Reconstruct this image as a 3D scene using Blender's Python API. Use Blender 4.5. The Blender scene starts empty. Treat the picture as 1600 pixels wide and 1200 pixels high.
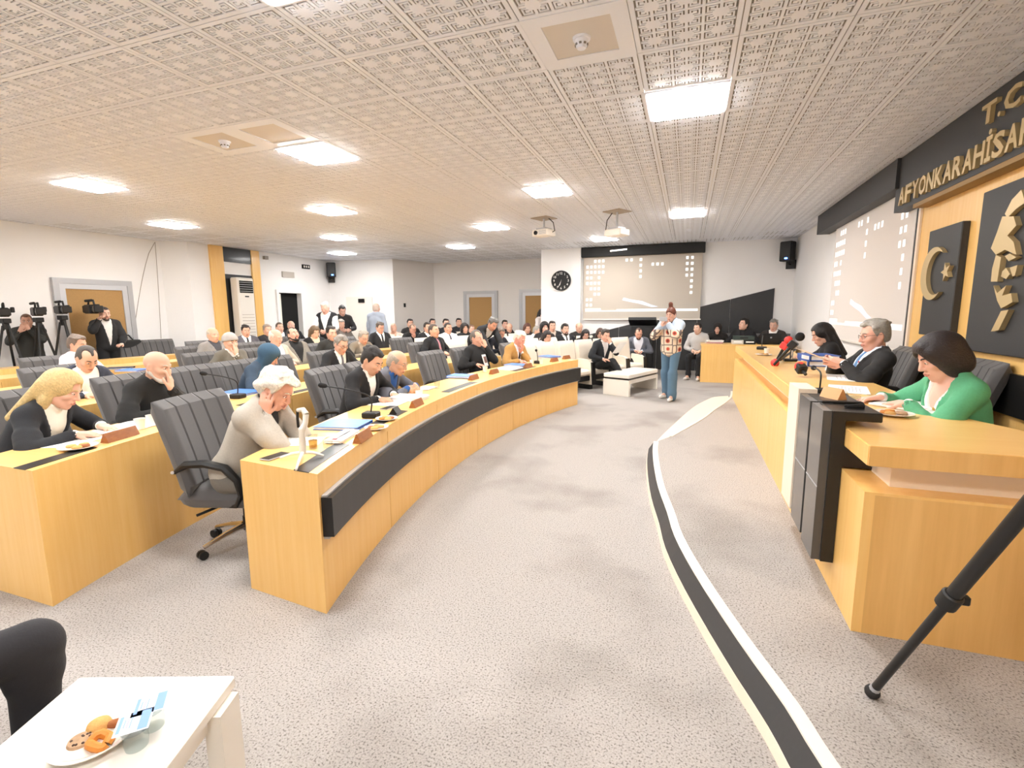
import bpy, math, random
import numpy as np
from math import sin, cos, pi, radians, sqrt, atan2, hypot
SC = bpy.context.scene
COL = SC.collection
random.seed(7)
# ---------------------------------------------------------------- camera, world, exposure
CAM_H = 1.6
cam_d = bpy.data.cameras.new('camera')
cam_d.sensor_fit = 'HORIZONTAL'; cam_d.sensor_width = 36.0
cam_d.lens = 768.6 / 1600 * 36.0
cam_d.clip_start = 0.05; cam_d.clip_end = 100
cam = bpy.data.objects.new('camera', cam_d); COL.objects.link(cam)
def _cam():
    from mathutils import Matrix
    pit, yaw, rol = radians(8.35), radians(19.56), radians(-0.39)
    fw = np.array([-sin(yaw) * cos(pit), cos(yaw) * cos(pit), -sin(pit)])
    rt = np.array([cos(yaw), sin(yaw), 0]); up = np.cross(rt, fw)
    r2 = rt * cos(rol) + up * sin(rol); u2 = up * cos(rol) - rt * sin(rol)
    m = Matrix.Identity(4)
    for i in range(3):
        m[i][0], m[i][1], m[i][2] = r2[i], u2[i], -fw[i]
    m[0][3], m[1][3], m[2][3] = 0, 0, CAM_H
    cam.matrix_world = m
_cam()
SC.camera = cam
w = bpy.data.worlds.new('world'); SC.world = w; w.use_nodes = True
w.node_tree.nodes['Background'].inputs[0].default_value = (1.0, 0.93, 0.85, 1)
w.node_tree.nodes['Background'].inputs[1].default_value = 0.3
SC.view_settings.view_transform = 'Standard'
SC.view_settings.look = 'None'
SC.view_settings.gamma = 1.0
SC.view_settings.use_curve_mapping = False
SC.view_settings.exposure = 3.1
LAMP = 8.5                      # emission of the ceiling lamps
LAMP_COL = (1.0, 0.98, 0.955)
CEIL = 3.24
# ---------------------------------------------------------------- helpers
def lin(c):
    if isinstance(c, str):
        c = c.lstrip('#'); c = [int(c[i:i + 2], 16) / 255 for i in (0, 2, 4)]
    return [x / 12.92 if x <= .04045 else ((x + .055) / 1.055) ** 2.4 for x in c]
MATS = {}
def mat(name, col, rough=.6, metal=0, spec=None, noise=0, nscale=30, bump=0, bscale=60, coat=0, emit=0, trans=0, sheen=0, ior=None, coords='Object'):
    if name in MATS: return MATS[name]
    m = bpy.data.materials.new(name); m.use_nodes = True; MATS[name] = m
    nt = m.node_tree; b = nt.nodes['Principled BSDF']
    c = lin(col)
    b.inputs['Base Color'].default_value = (*c, 1)
    b.inputs['Roughness'].default_value = rough; b.inputs['Metallic'].default_value = metal
    if spec is not None: b.inputs['Specular IOR Level'].default_value = spec
    if coat: b.inputs['Coat Weight'].default_value = coat; b.inputs['Coat Roughness'].default_value = .1
    if trans: b.inputs['Transmission Weight'].default_value = trans
    if ior: b.inputs['IOR'].default_value = ior
    if sheen: b.inputs['Sheen Weight'].default_value = sheen
    if emit:
        b.inputs['Emission Color'].default_value = (*c, 1); b.inputs['Emission Strength'].default_value = emit
    tc = nt.nodes.new('ShaderNodeTexCoord')
    if noise:
        n = nt.nodes.new('ShaderNodeTexNoise'); n.inputs['Scale'].default_value = nscale; n.inputs['Detail'].default_value = 4
        nt.links.new(tc.outputs[coords], n.inputs['Vector'])
        mx = nt.nodes.new('ShaderNodeMix'); mx.data_type = 'RGBA'
        mx.inputs[6].default_value = (*[max(0, x * (1 - noise)) for x in c], 1)
        mx.inputs[7].default_value = (*[min(1, x * (1 + noise)) for x in c], 1)
        nt.links.new(n.outputs['Fac'], mx.inputs[0]); nt.links.new(mx.outputs[2], b.inputs['Base Color'])
    if bump:
        n2 = nt.nodes.new('ShaderNodeTexNoise'); n2.inputs['Scale'].default_value = bscale; n2.inputs['Detail'].default_value = 3
        nt.links.new(tc.outputs[coords], n2.inputs['Vector'])
        bp = nt.nodes.new('ShaderNodeBump'); bp.inputs['Strength'].default_value = bump; bp.inputs['Distance'].default_value = .01
        nt.links.new(n2.outputs['Fac'], bp.inputs['Height']); nt.links.new(bp.outputs[0], b.inputs['Normal'])
    return m
def ramp(nt, fac, stops):
    r = nt.nodes.new('ShaderNodeValToRGB'); e = r.color_ramp.elements
    while len(e) < len(stops): e.new(.5)
    for k, (p, c) in enumerate(stops): e[k].position = p; e[k].color = (*lin(c), 1)
    nt.links.new(fac, r.inputs[0]); return r
def wood_mat(name, c1, c2, rough=.38, stretch=(26, 26, 1.2), coat=.15):
    m = mat(name, c1, rough, coat=coat); nt = m.node_tree; b = nt.nodes['Principled BSDF']
    tc = nt.nodes.new('ShaderNodeTexCoord'); mp = nt.nodes.new('ShaderNodeMapping')
    mp.inputs['Scale'].default_value = stretch
    nt.links.new(tc.outputs['Object'], mp.inputs[0])
    n = nt.nodes.new('ShaderNodeTexNoise'); n.inputs['Scale'].default_value = 1; n.inputs['Detail'].default_value = 6; n.inputs['Roughness'].default_value = .65
    nt.links.new(mp.outputs[0], n.inputs['Vector'])
    r = ramp(nt, n.outputs['Fac'], [(.3, c2), (.7, c1)])
    nt.links.new(r.outputs[0], b.inputs['Base Color'])
    return m
class MB:
    """collects faces; build() links them as ONE mesh object"""
    def __init__(s): s.v = []; s.f = []; s.m = []; s.sm = []
    def add(s, verts, faces, mi=0, smooth=False):
        o = len(s.v); s.v += [tuple(map(float, p)) for p in verts]
        for f in faces: s.f.append([i + o for i in f]); s.m.append(mi); s.sm.append(smooth)
        return s
    def box(s, c, d, mi=0, rz=0, bev=0, R=None):
        x, y, z = d[0] / 2, d[1] / 2, d[2] / 2
        if bev:
            b = min(bev, x * .9, y * .9, z * .9)
            P = []
            for sx in (-1, 1):
                for sy in (-1, 1):
                    for sz in (-1, 1):
                        P += [(sx * x, sy * (y - b), sz * (z - b)), (sx * (x - b), sy * y, sz * (z - b)), (sx * (x - b), sy * (y - b), sz * z)]
            I = lambda a, b_, c_: ((a > 0) * 4 + (b_ > 0) * 2 + (c_ > 0)) * 3
            F = []
            for q in (-1, 1):
                F.append([I(q, -1, -1), I(q, 1, -1), I(q, 1, 1), I(q, -1, 1)][::q])
                F.append([I(-1, q, -1) + 1, I(1, q, -1) + 1, I(1, q, 1) + 1, I(-1, q, 1) + 1][::-q])
                F.append([I(-1, -1, q) + 2, I(1, -1, q) + 2, I(1, 1, q) + 2, I(-1, 1, q) + 2][::q])
            for a in (-1, 1):
                for c_ in (-1, 1):
                    F.append([I(a, c_, -1), I(a, c_, -1) + 1, I(a, c_, 1) + 1, I(a, c_, 1)][::-a * c_])
                    F.append([I(a, -1, c_), I(a, -1, c_) + 2, I(a, 1, c_) + 2, I(a, 1, c_)][::a * c_])
                    F.append([I(-1, a, c_) + 1, I(-1, a, c_) + 2, I(1, a, c_) + 2, I(1, a, c_) + 1][::-a * c_])
            for a in (-1, 1):
                for b_ in (-1, 1):
                    for c_ in (-1, 1):
                        i = I(a, b_, c_); F.append([i, i + 1, i + 2][::a * b_ * c_])
        else:
            P = [(-x, -y, -z), (x, -y, -z), (x, y, -z), (-x, y, -z), (-x, -y, z), (x, -y, z), (x, y, z), (-x, y, z)]
            F = [(0, 3, 2, 1), (4, 5, 6, 7), (0, 1, 5, 4), (1, 2, 6, 5), (2, 3, 7, 6), (3, 0, 4, 7)]
        if R is not None:
            P = [tuple(np.asarray(R) @ np.array(p)) for p in P]
        cz, sz = cos(rz), sin(rz)
        return s.add([(c[0] + p[0] * cz - p[1] * sz, c[1] + p[0] * sz + p[1] * cz, c[2] + p[2]) for p in P], F, mi)
    def tube(s, pts, r, n=8, mi=0, cap=True, smooth=True, flat=1):
        pts = [np.array(p, float) for p in pts]
        rs = r if isinstance(r, (list, tuple)) else [r] * len(pts)
        V = []; F = []; ref = None
        for i, p in enumerate(pts):
            t = pts[min(i + 1, len(pts) - 1)] - pts[max(i - 1, 0)]
            t = t / (np.linalg.norm(t) + 1e-9)
            if ref is None: ref = np.array([0, 0, 1.]) if abs(t[2]) < .9 else np.array([1., 0, 0])
            a = np.cross(t, ref); a /= np.linalg.norm(a) + 1e-9; b = np.cross(a, t); ref = b
            for k in range(n):
                q = 2 * pi * k / n
                V.append(p + (a * cos(q) + b * sin(q) * flat) * rs[i])
        for i in range(len(pts) - 1):
            for k in range(n):
                F.append((i * n + k, (i + 1) * n + k, (i + 1) * n + (k + 1) % n, i * n + (k + 1) % n)[::-1])
        s.add(V, F, mi, smooth)
        if cap:
            o = len(s.v) - len(V)
            s.f.append([o + k for k in range(n)]); s.m.append(mi); s.sm.append(False)
            s.f.append([o + (len(pts) - 1) * n + k for k in range(n)][::-1]); s.m.append(mi); s.sm.append(False)
        return s
    def lathe(s, prof, c=(0, 0, 0), n=20, mi=0, smooth=True, R=None, sx=1, sy=1):
        V = []; F = []
        for (r, z) in prof:
            for k in range(n):
                q = 2 * pi * k / n; p = np.array([r * cos(q) * sx, r * sin(q) * sy, z])
                if R is not None: p = np.asarray(R) @ p
                V.append(p + np.array(c))
        for i in range(len(prof) - 1):
            for k in range(n): F.append((i * n + k, i * n + (k + 1) % n, (i + 1) * n + (k + 1) % n, (i + 1) * n + k))
        if prof[0][0] > 1e-4: F.append([k for k in range(n)][::-1])
        if prof[-1][0] > 1e-4: F.append([(len(prof) - 1) * n + k for k in range(n)])
        return s.add(V, F, mi, smooth)
    def prism(s, poly, z0, z1, mi=0, mtop=None):
        """poly counter-clockwise in xy, extruded in z"""
        n = len(poly)
        V = [(p[0], p[1], z0) for p in poly] + [(p[0], p[1], z1) for p in poly]
        s.add(V, [[(k), (k + 1) % n, n + (k + 1) % n, n + k] for k in range(n)] + [list(range(n))[::-1]], mi)
        o = len(s.v) - 2 * n
        s.f.append([o + n + k for k in range(n)]); s.m.append(mi if mtop is None else mtop); s.sm.append(False)
        return s
    def pmap(s, poly, d, fn, mi=0):
        """2-D poly (ccw seen from the outside) extruded by depth d, placed by fn(u,v,w)"""
        n = len(poly)
        V = [fn(p[0], p[1], 0) for p in poly] + [fn(p[0], p[1], d) for p in poly]
        return s.add(V, [[k, (k + 1) % n, n + (k + 1) % n, n + k] for k in range(n)] + [list(range(n))[::-1], list(range(n, 2 * n))], mi)
    def mesh(s, name, mats):
        me = bpy.data.meshes.new(name)
        me.from_pydata(s.v, [], s.f)
        for m in (mats if isinstance(mats, (list, tuple)) else [mats]): me.materials.append(m)
        me.polygons.foreach_set('material_index', s.m); me.polygons.foreach_set('use_smooth', s.sm)
        me.update()
        if any(s.sm): me.set_sharp_from_angle(angle=radians(38))
        return me
    def build(s, name, mats, parent=None, loc=None, rz=0):
        return obj(name, s.mesh(name, mats), parent, loc, rz)
def obj(name, me, parent=None, loc=None, rz=0):
    o = bpy.data.objects.new(name, me); COL.objects.link(o)
    if parent is not None: o.parent = parent
    if loc is not None: o.location = loc
    if rz: o.rotation_euler[2] = rz
    return o
def tag(o, label=None, cat=None, group=None, kind=None):
    if label: o['label'] = label
    if cat: o['category'] = cat
    if group: o['group'] = group
    if kind: o['kind'] = kind
    return o
def thing(name, label, cat, loc=(0, 0, 0), rz=0, group=None):
    o = obj(name, None, None, loc, rz); o.empty_display_size = .1
    return tag(o, label, cat, group)
def struct(mb, name, mats, parent=None):
    o = mb.build(name, mats, parent)
    if parent is None: o['kind'] = 'structure'
    return o
def kids(o): return [c for c in COL_CH.get(o.name, [])]
def copy_tree(root, loc, rz, label=None, group=None, scale=None):
    r = root.copy(); COL.objects.link(r); r.location = loc; r.rotation_euler = (0, 0, rz)
    if label: r['label'] = label
    if group: r['group'] = group
    if scale: r.scale = (scale,) * 3
    for ch in list(root.children):
        c = ch.copy(); COL.objects.link(c); c.parent = r
        for g in list(ch.children):
            d = g.copy(); COL.objects.link(d); d.parent = c
    return r
def fix_bev(o): return o
# ---------------------------------------------------------------- people: smooth-union solids meshed on a grid
def unit(a): a = np.array(a, float); return a / (np.linalg.norm(a) + 1e-9)
def rotm(yaw=0, pitch=0, roll=0):
    """x forward, z up; pitch>0 nods forward/down, yaw>0 turns left"""
    cy, sy, cp, sp, cr, sr = cos(yaw), sin(yaw), cos(pitch), sin(pitch), cos(roll), sin(roll)
    Z = np.array([[cy, -sy, 0], [sy, cy, 0], [0, 0, 1]]); Y = np.array([[cp, 0, sp], [0, 1, 0], [-sp, 0, cp]]); X = np.array([[1, 0, 0], [0, cr, -sr], [0, sr, cr]])
    return Z @ Y @ X
class Fr:
    def __init__(s, R=None, t=(0, 0, 0)): s.R = np.eye(3) if R is None else R; s.t = np.array(t, float)
    def p(s, q): return s.R @ np.array(q, float) + s.t
ID = Fr()
class Grid:
    def __init__(s, lo, hi, h):
        s.h = h; s.o = np.array(lo, float) - 2 * h
        s.n = np.ceil((np.array(hi) - s.o) / h).astype(int) + 3
        s.D = np.full(s.n, 9., np.float32)
    def sl(s, lo, hi):
        a = np.clip(np.floor((np.array(lo) - s.o) / s.h).astype(int), 0, s.n); b = np.clip(np.ceil((np.array(hi) - s.o) / s.h).astype(int) + 1, 0, s.n)
        if np.any(b <= a): return None, None
        ax = [(s.o[i] + s.h * np.arange(a[i], b[i])).astype(np.float32) for i in range(3)]
        return tuple(slice(a[i], b[i]) for i in range(3)), (ax[0][:, None, None], ax[1][None, :, None], ax[2][None, None, :])
    def put(s, sl, d, k, op):
        A = s.D[sl]
        if op == 'u':
            if k > 0:
                hh = np.maximum(k - np.abs(A - d), 0) / k; s.D[sl] = np.minimum(A, d) - hh * hh * k * .25
            else: s.D[sl] = np.minimum(A, d)
        elif op == 's':
            if k > 0:
                hh = np.maximum(k - np.abs(A + d), 0) / k; s.D[sl] = np.maximum(A, -d) + hh * hh * k * .25
            else: s.D[sl] = np.maximum(A, -d)
        else: s.D[sl] = np.maximum(A, d)
    def rc(s, F, a, b, ra, rb=None, k=.02, op='u'):
        rb = ra if rb is None else rb
        a = F.p(a); b = F.p(b); m = max(ra, rb) + k + 2.5 * s.h
        sl, P = s.sl(np.minimum(a, b) - m, np.maximum(a, b) + m)
        if sl is None: return
        ba = b - a; L = ba @ ba + 1e-9
        pa = [P[i] - a[i] for i in range(3)]
        t = np.clip((pa[0] * ba[0] + pa[1] * ba[1] + pa[2] * ba[2]) / L, 0, 1)
        d = np.sqrt(sum((pa[i] - t * ba[i]) ** 2 for i in range(3))) - (ra + (rb - ra) * t)
        s.put(sl, d, k, op)
    def ell(s, F, c, r, k=.02, op='u', R=None):
        RR = F.R if R is None else F.R @ R; c = F.p(c); r = np.array(r, float)
        ext = np.sqrt(((RR * r) ** 2).sum(1)) + k + 2.5 * s.h
        sl, P = s.sl(c - ext, c + ext)
        if sl is None: return
        q = [sum((P[j] - c[j]) * RR[j, i] for j in range(3)) for i in range(3)]
        k0 = np.sqrt(sum((q[i] / r[i]) ** 2 for i in range(3))); k1 = np.sqrt(sum((q[i] / r[i] ** 2) ** 2 for i in range(3))) + 1e-6
        s.put(sl, k0 * (k0 - 1) / k1, k, op)
    def fn(s, F, f, lo, hi, k=0, op='s'):
        """f(x,y,z) in F's frame, inside box lo..hi of that frame"""
        cs = np.array([F.p((x, y, z)) for x in (lo[0], hi[0]) for y in (lo[1], hi[1]) for z in (lo[2], hi[2])])
        sl, P = s.sl(cs.min(0), cs.max(0))
        if sl is None: return
        q = [sum((P[j] - F.t[j]) * F.R[j, i] for j in range(3)) for i in range(3)]
        d = f(*q)
        for i in range(3): d = np.maximum(d, np.maximum(lo[i] - q[i], q[i] - hi[i]))
        s.put(sl, d.astype(np.float32), k, op)
    def mesh(s, name):
        D = s.D; S = D < 0
        c = [S[i:D.shape[0] - 1 + i, j:D.shape[1] - 1 + j, k:D.shape[2] - 1 + k] for i in (0, 1) for j in (0, 1) for k in (0, 1)]
        a = c[0].copy(); o_ = c[0].copy()
        for q in c[1:]: a &= q; o_ |= q
        mixed = o_ & ~a
        I = np.argwhere(mixed)
        if len(I) == 0: return None
        idx = np.full(mixed.shape, -1, np.int32); idx[mixed] = np.arange(len(I))
        off = np.array([(i, j, k) for i in (0, 1) for j in (0, 1) for k in (0, 1)])
        val = np.stack([D[I[:, 0] + o[0], I[:, 1] + o[1], I[:, 2] + o[2]] for o in off], 1)
        acc = np.zeros((len(I), 3)); cnt = np.zeros(len(I))
        for e0 in range(8):
            for ax in range(3):
                bit = (4, 2, 1)[ax]
                if e0 & bit: continue
                e1 = e0 | bit; va, vb = val[:, e0], val[:, e1]
                m = (va < 0) != (vb < 0); t = np.where(m, va / (va - vb + 1e-12 * (va == vb)), 0)
                p = off[e0][None, :] + t[:, None] * (off[e1] - off[e0])[None, :]
                acc[m] += p[m]; cnt[m] += 1
        V = (I + acc / np.maximum(cnt, 1)[:, None]) * s.h + s.o
        Q = []
        for ax in range(3):
            u, v = (ax + 1) % 3, (ax + 2) % 3
            lo = [slice(None)] * 3; hi = [slice(None)] * 3
            lo[ax] = slice(0, -1); hi[ax] = slice(1, None)
            A, B = S[tuple(lo)], S[tuple(hi)]
            E = np.argwhere(A != B); E = E[(E[:, u] > 0) & (E[:, v] > 0) & (E[:, u] < D.shape[u] - 1) & (E[:, v] < D.shape[v] - 1)]
            ins = A[E[:, 0], E[:, 1], E[:, 2]]
            def g(du, dv):
                q = E.copy(); q[:, u] -= du; q[:, v] -= dv; return idx[q[:, 0], q[:, 1], q[:, 2]]
            q = np.stack([g(1, 1), g(0, 1), g(0, 0), g(1, 0)], 1)
            q[~ins] = q[~ins][:, ::-1]; Q.append(q)
        Q = np.concatenate(Q)
        Q = Q[(Q >= 0).all(1)]
        me = bpy.data.meshes.new(name)
        me.vertices.add(len(V)); me.vertices.foreach_set('co', V.astype(np.float32).ravel())
        me.loops.add(4 * len(Q)); me.loops.foreach_set('vertex_index', Q.astype(np.int32).ravel())
        me.polygons.add(len(Q)); me.polygons.foreach_set('loop_start', np.arange(0, 4 * len(Q), 4, dtype=np.int32))
        me.polygons.foreach_set('loop_total', np.full(len(Q), 4, np.int32))
        me.polygons.foreach_set('use_smooth', np.ones(len(Q), bool))
        me.update(calc_edges=True); return me
def ik(sh, hd, l1, l2, hint):
    d = hd - sh; L = np.linalg.norm(d); mx = (l1 + l2) * .995
    if L > mx: hd = sh + d / L * mx; d = hd - sh; L = mx
    L = max(L, abs(l1 - l2) + .02)
    n = d / np.linalg.norm(d); a = (l1 * l1 - l2 * l2 + L * L) / (2 * L); hh = sqrt(max(l1 * l1 - a * a, 0))
    v = np.array(hint, float); v = v - n * (v @ n); v = unit(v)
    return sh + n * a + v * hh, hd
class Pose:
    """local frame: x forward, z up, origin on the floor under the pelvis"""
    def __init__(s, kind='sit', lean=0, side=0, twist=0, yaw=0, nod=0, roll=0, L=None, R=None, seat=.47, w=1., fat=1., curl=.5, ph=None, eL=(-.4, .8, -.6), eR=(-.4, -.8, -.6),
                 palmL=None, palmR=None, dirL=None, dirR=None, legs='sit', legw=1., neck=1., headk=1.):
        s.w = w; s.fat = fat; s.curl = curl; s.headk = headk
        th = radians(lean)
        pz = (seat + .095) if kind == 'sit' else .93
        if ph: pz = ph
        s.pel = np.array([0, 0, pz]); s.T = Fr(rotm(radians(twist), th, radians(side)), s.pel)
        s.neck0 = s.T.p((-.015, 0, .5)); s.neck1 = s.T.p((-.005, 0, .545))
        hp = th * .45 + radians(nod)
        HR = rotm(radians(yaw + twist), hp, radians(roll))
        nk = rotm(radians(twist + yaw * .4), th * .6 + radians(nod) * .45) @ np.array([.035, 0, .145 * neck])
        s.H = Fr(HR * headk, s.neck0 + nk); s.HR = HR
        s.sh = {1: s.T.p((-.01, .178 * w, .445)), -1: s.T.p((-.01, -.178 * w, .445))}
        s.el = {}; s.wr = {}; s.hd = {}; s.pn = {}
        for sd, tg, hint, pal, dr in ((1, L, eL, palmL, dirL), (-1, R, eR, palmR, dirR)):
            if tg is None: tg = (.30, .13 * sd, pz + .10) if kind == 'sit' else (.06, .27 * sd, pz - .12)
            e, wv = ik(s.sh[sd], np.array(tg, float), .285, .25, hint)
            s.el[sd] = e; s.wr[sd] = wv
            s.hd[sd] = unit(dr) if dr is not None else unit(unit(wv - e) * .8 + np.array([.2, -.25 * sd, -.1]))
            pn = np.array(pal, float) if pal is not None else np.array([0, -.15 * sd, -1.])
            pn = pn - s.hd[sd] * (pn @ s.hd[sd]); s.pn[sd] = unit(pn)
        s.hip = {}; s.kn = {}; s.an = {}; s.toe = {}
        for sd in (1, -1):
            hip = np.array([0, .09 * sd, pz - .03])
            if kind == 'sit':
                if legs == 'tuck' and sd == 1:
                    kn = np.array([.27, .15, pz - .14]); an = np.array([-.02, .14, .09]); toe = an + np.array([.16, .03, -.05])
                elif legs == 'cross' and sd == -1:
                    kn = np.array([.42, .02, pz + .09]); an = np.array([.66, .10, pz - .2]); toe = an + np.array([.16, .03, -.07])
                elif legs == 'out':
                    kn = np.array([.42, .11 * sd, pz - .02]); an = np.array([.62, .1 * sd, .09]); toe = an + np.array([.15, .03 * sd, -.045])
                else:
                    kn = np.array([.43, .12 * sd * legw, pz - .03]); an = np.array([.40, .11 * sd * legw, .09]); toe = an + np.array([.16, .03 * sd, -.05])
            elif legs == 'step':
                f = .13 * sd
                kn = np.array([.05 + f * .5, .10 * sd, .5]); an = np.array([f, .11 * sd, .09]); toe = an + np.array([.17, .03 * sd, -.05])
            else:
                kn = np.array([.02, .095 * sd, .50]); an = np.array([-.02, .10 * sd, .09]); toe = an + np.array([.17, .04 * sd, -.05])
            s.hip[sd] = hip; s.kn[sd] = kn; s.an[sd] = an; s.toe[sd] = toe
    def bounds(s, pts, m):
        P = np.array(pts); return P.min(0) - m, P.max(0) + m
    def torso(s, G, inf=0., k=.05):
        T = s.T; w = s.w; f = s.fat
        G.ell(T, (-.005, 0, .03), (.112 * f + inf, .150 * w + inf, .115 + inf), k)
        G.ell(T, (.026 * f - .004, 0, .17), (.112 * f + inf, .142 * w * (.5 + .5 * f) + inf, .18 + inf), k)
        G.ell(T, (.0, 0, .35), (.112 + inf, .165 * w + inf, .165 + inf), k)
        for sd in (1, -1):
            G.rc(T, (-.008, .055 * w * sd, .06), (-.005, .07 * w * sd, .34), .092 + inf, .098 + inf, k)
            G.rc(T, (-.01, .06 * sd, .462), (-.012, .172 * w * sd, .45), .052 + inf, .050 + inf, k * .8)
            G.rc(T, (-.02, 0, .52), (-.018, .13 * w * sd, .468), .044 + inf, .044 + inf, k)
    def hand(s, G, sd):
        w = s.wr[sd]; d = s.hd[sd]; n = s.pn[sd]; lat = np.cross(n, d) * 1.0   # towards the thumb side
        lat = unit(lat) * (1 if sd == -1 else -1)
        P = lambda a, b, c=0: w + d * a + lat * b + n * c
        bases = [(.088, .032), (.092, .011), (.088, -.011), (.080, -.031)]
        for (a, b) in bases: G.rc(ID, P(.005, b * .55), P(a, b), .0155, .0125, .012)
        for q, ((a, b), L) in enumerate(zip(bases, (.066, .074, .069, .054))):
            c = s.curl * (.8 + .12 * q); spread = b * 3.2
            p = P(a, b); ang = c * .55
            for seg, (l, r0, r1) in enumerate(((.45, .0100, .0090), (.32, .0090, .0083), (.26, .0083, .0070))):
                dd = d * cos(ang) + n * sin(ang) + lat * spread
                e = p + unit(dd) * L * l
                G.rc(ID, p, e, r0, r1, .004); p = e; ang += c * .75
        p = P(.022, .030, .004); q = P(.052, .056, .016); r = P(.078, .058, .026); t = P(.098, .050, .034)
        G.rc(ID, P(.01, .012), p, .016, .0145, .012); G.rc(ID, p, q, .0145, .0115, .008); G.rc(ID, q, r, .0115, .0105, .005); G.rc(ID, r, t, .0105, .008, .004)
    def head(s, G, fem=False):
        H = s.H; kk = s.headk
        G.ell(H, (-.012, 0, .032), (.099, .077, .087), .02)
        G.ell(H, (.025, 0, -.03), (.062, .062, .082), .03)
        for sd in (1, -1):
            G.rc(H, (-.015, .056 * sd, -.05), (.055, .022 * sd, -.103), .02, .019, .03)
            G.ell(H, (.056, .041 * sd, -.026), (.03, .026, .024), .02)
            G.rc(H, (.080, .012 * sd, .024), (.066, .046 * sd, .021), .011, .011, .014)
        G.rc(H, (.07, 0, -.112), (.075, 0, -.098), .017, .016, .02)
        G.rc(H, (.075, -.02, -.068), (.075, .02, -.068), .015, .015, .02)
        for sd in (1, -1): G.ell(H, (.098, .031 * sd, .0), (.018, .019, .0125), .012, 's')
        G.rc(H, (.088, 0, .012), (.110, 0, -.034), .008, .0125, .012)
        for sd in (1, -1): G.rc(H, (.1, .012 * sd, -.038), (.092, .015 * sd, -.04), .0085, .008, .008)
        G.rc(H, (.0955, -.014, -.0645), (.0955, .014, -.0645), .0062, .0062, .006)
        G.rc(H, (.094, -.011, -.077), (.094, .011, -.077), .0068, .0068, .006)
        for sd in (1, -1):
            R = rotm(radians(-22 * sd), radians(12), 0)
            G.ell(H, (-.012, .078 * sd, -.008), (.020, .009, .034), .006, R=R)
            G.ell(H, (-.008, .0865 * sd, -.006), (.011, .006, .021), .004, 's', R=R)
    def neckp(s, G, inf=0):
        G.rc(ID, s.neck0 - s.T.R @ np.array([0, 0, .04]), s.H.p((-.02, 0, -.055)), .058 + inf, .054 + inf, .03)
def allpts(P):
    return [P.pel, P.neck0, P.H.p((.1, .1, .14)), P.H.p((-.12, -.1, -.14)), P.H.p((.12, -.1, -.1)), P.H.p((-.1, .1, .15))] + [d[k] for d in (P.sh, P.el, P.wr, P.kn, P.an, P.toe) for k in (1, -1)] + [P.wr[k] + P.hd[k] * .2 for k in (1, -1)]
def body_mesh(P, h, name='person'):
    lo, hi = P.bounds(allpts(P), .14); lo[2] = max(lo[2], -.02)
    G = Grid(lo, hi, h)
    P.torso(G, -.012)
    for sd in (1, -1):
        G.rc(ID, P.sh[sd], P.el[sd], .047, .038, .03); G.rc(ID, P.el[sd], P.el[sd] * .35 + P.wr[sd] * .65, .039, .032, .02); G.rc(ID, P.el[sd] * .35 + P.wr[sd] * .65, P.wr[sd], .032, .025, .02)
        G.rc(ID, P.hip[sd], P.kn[sd], .078, .052, .03); G.rc(ID, P.kn[sd], P.an[sd], .054, .036, .02); G.rc(ID, P.an[sd], P.toe[sd], .036, .026, .02)
    P.neckp(G); 
    for sd in (1, -1): P.hand(G, sd)
    P.head(G)
    return G.mesh(name)
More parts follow.
